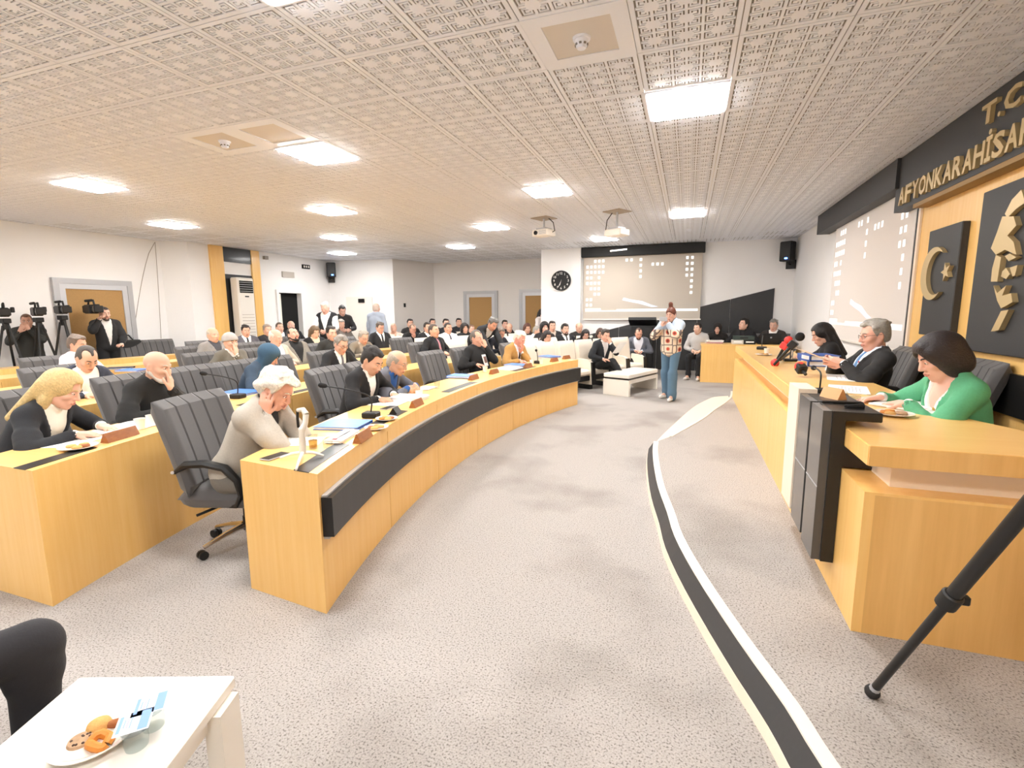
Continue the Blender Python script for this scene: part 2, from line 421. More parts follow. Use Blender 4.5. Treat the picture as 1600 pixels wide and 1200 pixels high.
def jacket_mesh(P, h, vneck=(.2, .27), sleeve=.93, inf=.014, hem=-.10, slack=1., lapel=True, open_=False, short=False, vest=False):
    pts = [P.T.p(q) for q in ((.2, 0, 0), (-.2, 0, 0), (.2, 0, .5), (-.2, 0, .56), (0, .3, 0), (0, -.3, 0), (.2, 0, -.15), (-.2, 0, -.2))] + [d[k] for d in (P.sh, P.el, P.wr) for k in (1, -1)]
    lo, hi = P.bounds(pts, .09)
    G = Grid(lo, hi, h)
    P.torso(G, inf)
    T = P.T
    if hem < 0: G.ell(T, (0.0, 0, -.01), (.118 * P.fat + inf, .158 * P.w + inf, .10 + inf), .05)
    def V(x, y, z): return np.maximum(np.abs(y) * .97 - (z - vneck[0]) * vneck[1], .0 - x)
    if vneck: G.fn(T, V, (0.0, -.11, vneck[0] - .02), (.3, .11, .7), .0, 's')
    # neck hole
    G.rc(T, (-.012, 0, .5), (.02, 0, .66), .066, .08, .004, 's')
    if lapel and vneck:
        for sd in (1, -1):
            zb = vneck[0]
            for (z0, z1) in ((zb, zb + .12), (zb + .12, .43), (.43, .52)):
                f = lambda z: (.118 + .02 * max(0, P.fat - 1) * 3 + inf - max(0, z - .3) * .30 - max(0, z - .42) * .55, (.016 + (z - zb) * vneck[1] + .012) * sd, z)
                G.rc(T, f(z0), f(z1), .011, .011, .012)
        G.rc(T, (-.075, .045, .525), (-.075, -.045, .525), .013, .013, .012)
        for sd in (1, -1): G.rc(T, (-.075, .045 * sd, .525), (-.015, .068 * sd, .535), .013, .011, .012)
    for sd in (() if vest else (1, -1)):
        a, e, wv = P.sh[sd], P.el[sd], P.wr[sd]
        c = e + (wv - e) * sleeve
        G.rc(ID, a, e, .064 * slack, .053 * slack, .03)
        if not short: G.rc(ID, e, c, .053 * slack, .041 * slack, .02)
        # folds at the elbow and shoulder
        dd = unit(e - a); sidev = unit(np.cross(dd, [0, 0, 1.]) + 1e-6)
        for t, r in ((.55, .0605), (.70, .0595), (.86, .059)):
            p = a + (e - a) * t; G.rc(ID, p - sidev * .012 + dd * .006, p + sidev * .012 - dd * .006, r * slack, r * slack, .012)
        if not short:
            d2 = unit(wv - e)
            for t, r in ((.16, .0545), (.34, .0505), (.52, .0475)):
                p = e + (c - e) * t; G.rc(ID, p - sidev * .01 + d2 * .008, p + sidev * .01 - d2 * .008, r * slack, r * slack, .01)
            G.rc(ID, c, c + d2 * .05, .034, .034, 0, 's')
    return G.mesh('jacket')
def shirt_mesh(P, h, collar=True, cuffs=True, inf=.002, deep=None):
    pts = [P.T.p(q) for q in ((.17, 0, 0), (-.17, 0, 0), (.17, 0, .5), (-.17, 0, .6), (0, .25, 0), (0, -.25, 0))] + [d[k] for d in (P.wr, P.el) for k in (1, -1)]
    lo, hi = P.bounds(pts, .06)
    G = Grid(lo, hi, h)
    P.torso(G, inf, .05)
    if deep: G.fn(P.T, lambda x, y, z: np.maximum(np.abs(y) * .97 - (z - deep[0]) * deep[1], -x), (0, -.13, deep[0]), (.3, .13, .7), 0, 's')
    if collar:
        G.rc(P.T, (-.03, 0, .50), (-.012, 0, .548), .066, .063, .01)
        for sd in (1, -1): G.rc(P.T, (.05, .012 * sd, .505), (.03, .05 * sd, .54), .014, .014, .01)
    G.rc(P.T, (-.012, 0, .52), (.005, 0, .64), .058, .064, .002, 's')
    if cuffs:
        for sd in (1, -1):
            c = P.el[sd] + (P.wr[sd] - P.el[sd]) * .86; G.rc(ID, c, P.el[sd] + (P.wr[sd] - P.el[sd]) * .97, .037, .034, .004)
    return G.mesh('shirt')
def tie_mesh(P, h):
    pts = [P.T.p(q) for q in ((.2, .08, .05), (.0, -.08, .05), (.2, 0, .56), (0, 0, .56))]
    lo, hi = P.bounds(pts, .03)
    G = Grid(lo, hi, h); P.torso(G, .009, .05)
    G.rc(P.T, (.045, 0, .505), (.06, 0, .47), .02, .015, .012)
    T = P.T
    cs = lambda x, y, z: np.maximum(np.maximum(np.abs(y) - np.clip(.017 + (.46 - z) * .06, .015, .042), -(x - .02)), np.maximum(z - .515, .12 - z))
    q_lo = G.o; sl, PP = G.sl(G.o, G.o + G.h * G.n)
    q = [sum((PP[j] - T.t[j]) * T.R[j, i] for j in range(3)) for i in range(3)]
    G.put(sl, cs(*q).astype(np.float32), 0, 'i')
    return G.mesh('tie')
def trousers_mesh(P, h, wide=1., skirt=False):
    pts = [P.pel] + [d[k] for d in (P.hip, P.kn, P.an) for k in (1, -1)]
    lo, hi = P.bounds(pts, .24); lo[2] = max(lo[2], .0)
    G = Grid(lo, hi, h)
    G.ell(Fr(np.eye(3), P.pel), (0, 0, 0), (.128 * P.fat, .166 * P.w, .115), .04)
    for sd in (1, -1):
        c = P.an[sd] + (P.kn[sd] - P.an[sd]) * -.06
        G.rc(ID, P.hip[sd], P.kn[sd], .093, .067, .04); G.rc(ID, P.kn[sd], c, .067 * (.5 + .5 * wide), .052 * wide, .025)
        for t in (.05, .2, .85): G.rc(ID, P.kn[sd] + (c - P.kn[sd]) * t + np.array([-.012, .0, 0]), P.kn[sd] + (c - P.kn[sd]) * t + np.array([.012, 0, .006]), .062 * (.5 + .5 * wide), None, .02)
    return G.mesh('trousers')
def shoe_mesh(P, sd, h):
    a, t = P.an[sd], P.toe[sd]
    lo, hi = P.bounds([a, t, a + unit(a - t) * .05], .08)
    G = Grid(lo, hi, h)
    G.rc(ID, a + np.array([0, 0, -.01]), a + np.array([0, 0, -.045]), .043, .043, .02)
    G.rc(ID, a + np.array([-.02, 0, -.052]), t + np.array([.02, 0, -.002]), .036, .033, .02)
    return G.mesh('shoe')
def hair_mesh(P, style, h):
    H = P.H
    lo, hi = P.bounds([H.p(q) for q in ((.13, .13, .18), (-.15, -.13, -.16), (.13, -.13, .18), (-.15, .13, -.16), (-.2, 0, -.2), (0, 0, .25))] + ([P.T.p((-.17, .2, .32)), P.T.p((.1, -.2, .32)), P.T.p((-.2, -.2, .3)), P.T.p((.16, .16, .3))] if style in ('long', 'longfront', 'hijab', 'scarf') else []), .04)
    G = Grid(lo, hi, h)
    t = {'short': .011, 'crop': .006, 'ring': .007, 'recede': .008, 'thick': .022, 'white': .024, 'long': .02, 'longfront': .02, 'bob': .026, 'bun': .014, 'hijab': .026, 'scarf': .026, 'cap': .022, 'tail': .012}[style]
    if style in ('short', 'crop', 'recede', 'tail', 'bun', 'thick'):
        G.ell(H, (-.014, 0, .034), (.099 + t * .85, .077 + t * .55, .087 + t * 1.25), .0)
        if style in ('short', 'thick'):
            rr = random.Random(len(style) * 7 + int(abs(H.t[2]) * 1000))
            for q in range(16):
                a_ = rr.uniform(0, 6.28); e_ = rr.uniform(.15, 1.1)
                c_ = np.array([-.014 + (.099 + t * .6) * cos(e_) * cos(a_), (.077 + t * .4) * cos(e_) * sin(a_), .036 + (.087 + t) * sin(e_)])
                G.ell(H, c_, (.026, .018, .012), .016)
    else: G.ell(H, (-.012, 0, .032), (.099 + t, .077 + t, .087 + t), .0)
    if style in ('hijab', 'scarf'):
        G.ell(H, (.015, 0, -.03), (.078, .082, .1), .03)
        G.rc(ID, H.p((-.01, 0, -.09)), P.T.p((-.01, 0, .47)), .078, .115, .04)
        for sd in (1, -1): G.rc(P.T, (.0, .03 * sd, .47), (.03, .13 * sd, .42), .085, .07, .03)
        G.ell(H, (.105, 0, -.022), (.07, .052, .088), .01, 's')
        return G.mesh('headscarf')
    if style == 'cap':
        G.fn(H, lambda x, y, z: (z - .012 - .25 * (x)) , (-.2, -.2, -.3), (.2, .2, .3), 0, 's')
        G.rc(H, (-.11, 0, .0), (-.1, 0, -.12), .04, .05, .03)
        return G.mesh('knit_cap')
    if style == 'white':
        rr = random.Random(4)
        for q in range(46):
            a_ = rr.uniform(0, 6.28); e_ = rr.uniform(-.15, 1.35)
            c_ = np.array([-.012 + .117 * cos(e_) * cos(a_), .095 * cos(e_) * sin(a_), .034 + .106 * sin(e_)])
            d_ = unit(np.cross(c_ - np.array([0, 0, .03]), [0, 1., .25 * cos(a_)])); G.rc(H, c_ - d_ * .018, c_ + d_ * .022, .014, .007, .008)
    # back of the head and nape
    G.ell(H, (-.045, 0, -.02), (.066 + t * .4, .070 + t * .5, .075), .02)
    if style == 'white':
        for (x, y, z, r) in ((-.09, .05, -.03, .03), (-.09, -.05, -.03, .03), (-.1, 0, -.045, .035), (.075, -.03, .085, .026), (.082, .02, .09, .026), (.085, -.055, .055, .018), (-.03, -.085, .03, .024), (.02, -.08, .06, .024), (-.06, -.08, .0, .022), (.1, -.01, .075, .017)):
            G.ell(H, (x, y, z), (r * 1.3, r, r), .02)
    # cut the face
    G.ell(H, (.115, 0, -.045), (.088, .074, .115), .012, 's')
    if style in ('short', 'crop', 'thick', 'recede', 'ring', 'white', 'tail'):
        zc = -.07 if style != 'white' else -.085
        G.fn(H, lambda x, y, z: z - (zc + .3 * np.maximum(x + .05, 0) + 2.3 * np.maximum(x - .004, 0)), (-.2, -.2, -.3), (.2, .2, .07), .006, 's')
        for sd in (1, -1): G.ell(H, (-.008, .09 * sd, -.015), (.022, .02, .035), .004, 's')
        if style in ('short', 'crop', 'thick', 'white', 'tail'):
            for sd in (1, -1): G.ell(H, (.085, .047 * sd, .058), (.048, .03, .036), .008, 's')
            G.ell(H, (.112, 0, .05), (.05, .05, .036), .008, 's')
    if style == 'recede':
        for sd in (1, -1): G.ell(H, (.082, .046 * sd, .085), (.082, .034, .058), .008, 's')
        G.ell(H, (.125, 0, .06), (.05, .06, .05), .008, 's')
    if style == 'ring':
        G.ell(H, (.03, 0, .10), (.125, .083, .085), .012, 's')
    if style in ('long', 'longfront'):
        T = P.T
        for sd in (1, -1):
            G.rc(ID, H.p((-.035, .066 * sd, .03)), H.p((-.03, .076 * sd, -.09)), .030, .03, .03)
            if style == 'longfront': G.rc(ID, H.p((-.03, .076 * sd, -.09)), T.p((.02, .095 * sd, .44)), .03, .026, .03)
            else: G.rc(ID, H.p((-.035, .072 * sd, -.09)), T.p((-.07, .085 * sd, .43)), .026, .022, .03)
            if style == 'longfront': G.rc(ID, T.p((.03, .10 * sd, .44)), T.p((.085, .1 * sd, .34)), .032, .02, .03)
        for y in (-.06, -.02, .02, .06):
            G.rc(ID, H.p((-.085, y, .0)), T.p((-.125, y * 1.5, .36)), .038, .026, .03)
    if style in ('long', 'longfront'):
        G.ell(H, (.118, 0, -.05), (.098, .066, .125), .012, 's')
        for sd in (1, -1): G.ell(H, (.1, .03 * sd, .05), (.05, .03, .03), .01, 's')
    if style == 'bob':
        for sd in (1, -1):
            G.ell(H, (-.03, .066 * sd, -.05), (.072, .038, .085), .03)
            G.rc(H, (.055, .068 * sd, .055), (.02, .082 * sd, -.03), .022, .02, .03)
        G.ell(H, (-.085, 0, -.055), (.055, .085, .085), .03)
        G.rc(H, (.062, -.05, .088), (.07, .04, .094), .018, .018, .02)
        G.ell(H, (.13, 0, -.06), (.085, .066, .115), .01, 's')
        G.rc(ID, P.neck0, H.p((0, 0, -.05)), .045, .045, .006, 's')
    if style == 'bun':
        G.fn(H, lambda x, y, z: z - (-.05 + .8 * np.maximum(x + .03, 0)), (-.2, -.2, -.3), (.2, .2, .06), .006, 's')
        G.rc(H, (-.015, 0, .12), (-.02, 0, .185), .038, .04, .015)
    if style == 'tail':
        G.rc(H, (-.12, 0, .01), (-.17, 0, -.16), .03, .02, .02)
    return G.mesh('hair')
def beard_mesh(P, h):
    H = P.H
    lo, hi = P.bounds([H.p(q) for q in ((.11, .08, .03), (-.03, -.08, -.15), (.11, -.08, .03), (-.03, .08, -.15))], .03)
    G = Grid(lo, hi, h)
    for sd in (1, -1):
        G.rc(H, (-.012, .062 * sd, -.045), (.052, .026 * sd, -.106), .021, .023, .02)
        G.rc(H, (.088, .006 * sd, -.055), (.082, .027 * sd, -.075), .0105, .011, .008)
    G.rc(H, (.072, -.015, -.112), (.072, .015, -.112), .023, .023, .02)
    G.ell(H, (.095, 0, -.071), (.022, .021, .0085), .004, 's')
    G.fn(H, lambda x, y, z: -(z + .035 - .0 * x), (-.2, -.2, -.04), (.2, .2, .1), 0, 's')
    return G.mesh('beard')
def sphere_mb(mb, c, r, R=None, n=10, m=6, mi=0, sq=(1, 1, 1)):
    V = []; F = []
    for i in range(m + 1):
        a = pi * i / m
        for k in range(n):
            q = 2 * pi * k / n; p = np.array([sin(a) * cos(q) * sq[0], sin(a) * sin(q) * sq[1], cos(a) * sq[2]]) * r
            V.append((R @ p if R is not None else p) + np.array(c))
    for i in range(m):
        for k in range(n): F.append((i * n + k, (i + 1) * n + k, (i + 1) * n + (k + 1) % n, i * n + (k + 1) % n))
    mb.add(V, F, mi, True)
def eye_mesh(P, sd, open_=.6):
    mb = MB(); H = P.H
    sphere_mb(mb, H.p((.0765, .031 * sd, .0)), .0125 * P.headk, n=10, m=6, mi=0)
    sphere_mb(mb, H.p((.0845, .030 * sd, -.001)), .0062 * P.headk, n=8, m=5, mi=1)
    # upper lid
    mb.tube([H.p((.083, (.031 + dx) * sd, .0062 + dz)) for dx, dz in ((-.015, -.005), (-.007, .001), (.001, .002), (.009, 0), (.016, -.006))], .0042, 6, mi=2)
    return mb.mesh('eye', [None, None, None])
def brow_mesh(P, sd):
    mb = MB(); H = P.H
    mb.tube([H.p(q) for q in ((.094, .013 * sd, .022), (.091, .025 * sd, .027), (.083, .038 * sd, .027), (.073, .049 * sd, .021))], [.0035, .0048, .0042, .0025], 6)
    return mb.mesh('eyebrow', [None])
def mouth_mesh(P):
    mb = MB(); H = P.H
    mb.tube([H.p(q) for q in ((.089, -.025, -.0715), (.0985, -.012, -.067), (.1005, 0, -.0665), (.0985, .012, -.067), (.089, .025, -.0715))], [.002, .0045, .0045, .0045, .002], 6)
    mb.tube([H.p(q) for q in ((.089, -.022, -.0735), (.0975, -.01, -.077), (.0985, 0, -.0775), (.0975, .01, -.077), (.089, .022, -.0735))], [.002, .005, .0055, .005, .002], 6)
    return mb.mesh('mouth', [None])
def glasses_mesh(P):
    mb = MB(); H = P.H
    for sd in (1, -1):
        ring = [H.p((.1 - abs(cos(q)) * 0 - (.006 if cos(q) * sd > 0 else 0) * 0 - max(0, cos(q)) * .008, (.033 + .022 * cos(q)) * sd, -.002 + .017 * sin(q))) for q in np.linspace(0, 2 * pi, 17)]
        mb.tube(ring, .0016, 5, cap=False)
        mb.tube([H.p((.092, .055 * sd, .004)), H.p((.04, .082 * sd, .006)), H.p((-.015, .087 * sd, .004))], .0017, 5)
    mb.tube([H.p((.1, -.011, .002)), H.p((.104, 0, .005)), H.p((.1, .011, .002))], .0016, 5)
    return mb.mesh('glasses', [None])
MCACHE = {}
def cached(key, fn):
    if key not in MCACHE: MCACHE[key] = fn()
    return MCACHE[key]
def cloth(name, col, noise=.12):
    if isinstance(col, str) and max(int(col[i:i + 2], 16) for i in (1, 3, 5)) < 80:      # dark suiting
        col = '#%02X%02X%02X' % tuple(int(int(col[i:i + 2], 16) * .72) for i in (1, 3, 5))
    return mat('cloth_' + name, col, .85, noise=noise, nscale=90, bump=.12, bscale=160, sheen=.04)
SKINS = {}
def skin(col='#E2B091'):
    if col not in SKINS:
        c = [int(col[i:i + 2], 16) for i in (1, 3, 5)]; c = [round(c[0] * .8 + 236 * .2), round(c[1] * .74 + 190 * .26), round(c[2] * .7 + 172 * .3)]
        SKINS[col] = mat('skin_%d' % len(SKINS), '#%02X%02X%02X' % tuple(c), .5, noise=.06, nscale=14, bump=.04, bscale=220)
    return SKINS[col]
def fit(me, name, parent, mats):
    """links shared mesh data with materials held by the object"""
    if me is None: return None
    if len(me.materials) == 0:
        for m in mats: me.materials.append(None)
    o = obj(name, me, parent)
    for i, m in enumerate(mats):
        if me.materials[i] is None and me.users <= 1: pass
        o.material_slots[i].link = 'OBJECT'; o.material_slots[i].material = m
    return o
NP = [0]
def person(label, loc, face, P, key=None, h=.012, sk='#E2B091', hair=None, haircol='#2A211C', jacket='#26262B', vneck=(.2, .27), shirt='#F4F0EC', tie=None, trousers='#2A2A30',
           shoes='#1C1A1A', beard=None, glasses=None, eyes=True, group=None, scale=None, slack=1., lapel=True, sleeve=.93, wide=1., deep=None, collar=True, hem=-.1, jmat=None, tmat=None, cloth_name='jacket', cat='person', inf=.014, bald=False):
    if key is None: NP[0] += 1; key = 'u%d' % NP[0]
    sm = skin(sk)
    hb = h; hc = h * 1.15
    root = fit(cached((key, 'b', h), lambda: body_mesh(P, hb)), 'person', None, [sm])
    root.location = loc; root.rotation_euler[2] = radians(face)
    if scale: root.scale = (scale,) * 3
    tag(root, label, cat, group)
    if jacket: fit(cached((key, 'j', h, vneck, slack, lapel, sleeve, hem, inf), lambda: jacket_mesh(P, hc, vneck, sleeve, slack=slack, lapel=lapel, hem=hem, inf=inf)), cloth_name, root, [jmat or cloth(jacket, jacket)])
    if shirt: fit(cached((key, 's', h, deep, collar), lambda: shirt_mesh(P, hc, deep=deep, collar=collar)), 'shirt', root, [cloth(shirt, shirt, .04)])
    if tie: fit(cached((key, 't', h), lambda: tie_mesh(P, min(h, .009))), 'tie', root, [cloth(tie, tie)])
    if trousers: fit(cached((key, 'tr', h, wide), lambda: trousers_mesh(P, h * 1.3, wide)), 'trousers', root, [tmat or cloth(trousers, trousers)])
    for sd in (1, -1): fit(cached((key, 'sh', sd, h), lambda: shoe_mesh(P, sd, h)), 'shoe', root, [mat('shoe_' + shoes, shoes, .45)])
    if hair:
        nm = 'headscarf' if hair in ('hijab', 'scarf') else ('knit_cap' if hair == 'cap' else 'hair')
        hm = cloth(haircol, haircol) if nm != 'hair' else mat('hair_' + haircol, haircol, .5, noise=.4, nscale=70, bump=.55, bscale=110)
        fit(cached((key, 'h', hair, h), lambda: hair_mesh(P, hair, h)), nm, root, [hm])
    if beard: fit(cached((key, 'be', h), lambda: beard_mesh(P, min(h, .01))), 'beard', root, [mat('hair_' + beard, beard, .6, noise=.35, nscale=120)])
    if eyes:
        hc_ = beard or (haircol if hair and hair not in ('hijab', 'scarf', 'cap') else '#4A3A30')
        for sd in (1, -1):
            fit(cached((key, 'e', sd), lambda: eye_mesh(P, sd)), 'eye', root, [mat('eye_white', '#E8E0DA', .3), mat('iris', '#2A1B14', .25), sm])
            fit(cached((key, 'eb', sd), lambda: brow_mesh(P, sd)), 'eyebrow', root, [mat('hair_' + hc_, hc_, .6)])
        fit(cached((key, 'm',), lambda: mouth_mesh(P)), 'mouth', root, [mat('lips', '#C0796B', .45)])
    if glasses: fit(cached((key, 'g'), lambda: glasses_mesh(P)), 'glasses', root, [mat('glasses_' + glasses, glasses, .3, metal=.3)])
    return root
# ---------------------------------------------------------------- pixel -> place on a real plane (camera is calibrated to the room)
_M = np.array([[cam.matrix_world[r][c] for c in range(3)] for r in range(3)])
def ray(px, py): return _M @ np.array([(px - 800) / 768.6, -(py - 600) / 768.6, -1.])
def onz(px, py, z):
    d = ray(px, py); t = (z - CAM_H) / d[2]; return np.array([d[0] * t, d[1] * t, z])
CX, CY = 8.1, 5.1                                   # centre of the seating arcs
def onR(px, py, R):
    d = ray(px, py); a = d[0] ** 2 + d[1] ** 2; b = -2 * (d[0] * CX + d[1] * CY); c = CX * CX + CY * CY - R * R
    t = (-b + sqrt(b * b - 4 * a * c)) / (2 * a); return np.array([d[0] * t, d[1] * t, CAM_H + d[2] * t])
def pol(R, a): return np.array([CX - R * cos(a), CY - R * sin(a)])      # a in radians, 0 points to -x, positive towards the camera
def ang(p): return atan2(CY - p[1], CX - p[0])
# ---------------------------------------------------------------- materials of the room
M_WALL = mat('wall_paint', '#F0EEEC', .75, noise=.015, nscale=3)
M_WALL2 = mat('wall_panel_grey', '#E6E1DC', .7)
M_CEIL = mat('tile_white', '#EEF1F9', .45)
M_SLOT = mat('tile_slot', '#8C8781', .9)
M_WOOD = wood_mat('veneer_yellow', '#F8CB80', '#F2C06E')
M_WOODT = wood_mat('veneer_top', '#F8CC82', '#F4C476', .3, (1.2, 26, 26))
M_WOODD = wood_mat('veneer_oak', '#EFBF76', '#DCA85C', .45, (9, 9, .5))
M_BLACK = mat('black_gloss', '#151414', .38, coat=.12)
M_BLACKM = mat('black_matt', '#171717', .6)
M_GREYB = mat('graphite_board', '#363637', .55, noise=.08, nscale=60)
M_WHITE = mat('white_laminate', '#F0EAE0', .35, coat=.2)
M_CREAM = mat('cream_strip', '#F3E3CE', .45)
M_CHROME = mat('chrome', '#D8D4CF', .18, metal=1)
M_ALU = mat('aluminium_grey', '#B4B4B6', .45, metal=.35)
M_FABRIC = mat('chair_fabric', '#5A5858', .9, noise=.1, nscale=220, bump=.1, bscale=300, sheen=.3)
M_PLASTIC = mat('black_plastic', '#161616', .5)
M_PAPER = mat('paper', '#F6F3F0', .8)
M_BLUE = mat('folder_blue', '#4F86E0', .4)
M_TAN = mat('tan_blind', '#B08A58', .85, noise=.12, nscale=45)
M_GOLD = mat('pale_gold', '#C9B182', .4, metal=.25)
M_RED = mat('red_foam', '#D8302C', .7)
def thin_glass(name, tint='#EFF4F4', gloss=.05):
    m = mat(name, tint, .05); nt = m.node_tree; out = nt.nodes['Material Output']
    tr = nt.nodes.new('ShaderNodeBsdfTransparent'); tr.inputs[0].default_value = (*lin(tint), 1)
    gl = nt.nodes.new('ShaderNodeBsdfGlossy'); gl.inputs['Roughness'].default_value = .05
    fr_ = nt.nodes.new('ShaderNodeLayerWeight'); fr_.inputs[0].default_value = .25
    ad = nt.nodes.new('ShaderNodeMath'); ad.inputs[1].default_value = gloss; mu = nt.nodes.new('ShaderNodeMath'); mu.operation = 'MULTIPLY'; mu.inputs[1].default_value = .35; nt.links.new(fr_.outputs['Facing'], mu.inputs[0]); nt.links.new(mu.outputs[0], ad.inputs[0])
    mx = nt.nodes.new('ShaderNodeMixShader'); nt.links.new(ad.outputs[0], mx.inputs[0]); nt.links.new(tr.outputs[0], mx.inputs[1]); nt.links.new(gl.outputs[0], mx.inputs[2])
    nt.links.new(mx.outputs[0], out.inputs[0]); return m
M_GLASS = thin_glass('clear_glass')
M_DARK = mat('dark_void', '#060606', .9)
M_LAMP = mat('lamp_diffuser', '#FFFFFF', .5); 
_b = M_LAMP.node_tree.nodes['Principled BSDF']; _b.inputs['Emission Color'].default_value = (*LAMP_COL, 1); _b.inputs['Emission Strength'].default_value = LAMP
def carpet():
    m = mat('carpet', '#C9C2BC', .95); nt = m.node_tree; b = nt.nodes['Principled BSDF']
    tc = nt.nodes.new('ShaderNodeTexCoord')
    n1 = nt.nodes.new('ShaderNodeTexNoise'); n1.inputs['Scale'].default_value = 120; n1.inputs['Detail'].default_value = 2
    n2 = nt.nodes.new('ShaderNodeTexNoise'); n2.inputs['Scale'].default_value = 1.1; n2.inputs['Detail'].default_value = 5
    n3 = nt.nodes.new('ShaderNodeTexNoise'); n3.inputs['Scale'].default_value = 320; n3.inputs['Detail'].default_value = 1
    for n in (n1, n2, n3): nt.links.new(tc.outputs['Object'], n.inputs['Vector'])
    r1 = ramp(nt, n1.outputs['Fac'], [(.33, '#7A746E'), (.43, '#B3ADA8'), (.62, '#C2BCB7')])
    r2 = ramp(nt, n2.outputs['Fac'], [(.32, '#C2BDBB'), (.5, '#FFFFFF')])
    mx = nt.nodes.new('ShaderNodeMix'); mx.data_type = 'RGBA'; mx.blend_type = 'MULTIPLY'; mx.inputs[0].default_value = .55
    nt.links.new(r1.outputs[0], mx.inputs[6]); nt.links.new(r2.outputs[0], mx.inputs[7])
    r3 = ramp(nt, n3.outputs['Fac'], [(.3, '#D0D0D0'), (.7, '#FFFFFF')])
    m2 = nt.nodes.new('ShaderNodeMix'); m2.data_type = 'RGBA'; m2.blend_type = 'MULTIPLY'; m2.inputs[0].default_value = .6
    nt.links.new(mx.outputs[2], m2.inputs[6]); nt.links.new(r3.outputs[0], m2.inputs[7])
    nt.links.new(m2.outputs[2], b.inputs['Base Color'])
    bp = nt.nodes.new('ShaderNodeBump'); bp.inputs['Strength'].default_value = .35; bp.inputs['Distance'].default_value = .006
    nt.links.new(n3.outputs['Fac'], bp.inputs['Height']); nt.links.new(bp.outputs[0], b.inputs['Normal'])
    return m
M_CARPET = carpet()
# ---------------------------------------------------------------- shell
XL, XL2, XR, YF, YB, YR = -11.35, -10.9, 2.3, -3.0, 13.2, 15.1
struct(MB().prism([(-12, YF - .3), (XR + .3, YF - .3), (XR + .3, YR + .3), (-12, YR + .3)], -.12, 0), 'floor', M_CARPET)
struct(MB().prism([(XR, YF - .2), (XR + .2, YF - .2), (XR + .2, YB + .2), (XR, YB + .2)], 0, CEIL), 'wall_right', M_WALL)
struct(MB().prism([(-2.7, YB), (XR + .2, YB), (XR + .2, YB + .2), (-2.7, YB + .2)], 0, CEIL), 'wall_back', M_WALL)
struct(MB().prism([(-3.78, 13.05), (-2.7, 13.05), (-2.7, YR + .2), (-3.78, YR + .2)], 0, CEIL), 'wall_column', M_WALL)
struct(MB().prism([(-8.2, YR), (-3.7, YR), (-3.7, YR + .2), (-8.2, YR + .2)], 0, CEIL), 'wall_recess', M_WALL2)
struct(MB().prism([(-8.67, 13.45), (-8.14, YR), (-8.14, YR + .2), (-8.9, YR + .2), (-8.9, 13.6)], 0, CEIL), 'wall_recess_side', M_WALL2)
struct(MB().prism([(XL2 - .2, 13.2), (-8.67, 13.45), (-8.72, 13.65), (XL2 - .2, 13.4)], 0, CEIL), 'wall_back_left', M_WALL)
# left wall, broken for the dark doorway
mb = MB()
mb.prism([(XL - .25, YF - .2), (XL, YF - .2), (XL, 8.15), (XL - .25, 8.15)], 0, CEIL)
struct(mb, 'wall_left', M_WALL)
mb = MB()
mb.prism([(XL - .25, 8.15), (XL, 8.15), (XL2 - .1, 8.4), (XL2, 8.47), (XL2, 11.05), (XL - .25, 11.05)], 0, CEIL)
mb.prism([(XL - .25, 11.9), (XL2, 11.9), (XL2, 13.3), (XL - .25, 13.3)], 0, CEIL)
mb.prism([(XL - .25, 11.05), (XL2, 11.05), (XL2, 11.9), (XL - .25, 11.9)], 2.18, CEIL)
mb.prism([(XL2 - .3, 11.05), (XL2 - .12, 11.05), (XL2 - .12, 11.9), (XL2 - .3, 11.9)], 0, 2.18, 1)  # black slab paints the unlit corridor into the doorway
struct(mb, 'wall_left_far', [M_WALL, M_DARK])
struct(MB().prism([(XL - .2, YF - .2), (XR + .2, YF - .2), (XR + .2, YF), (XL - .2, YF)], 0, CEIL), 'wall_front', M_WALL)
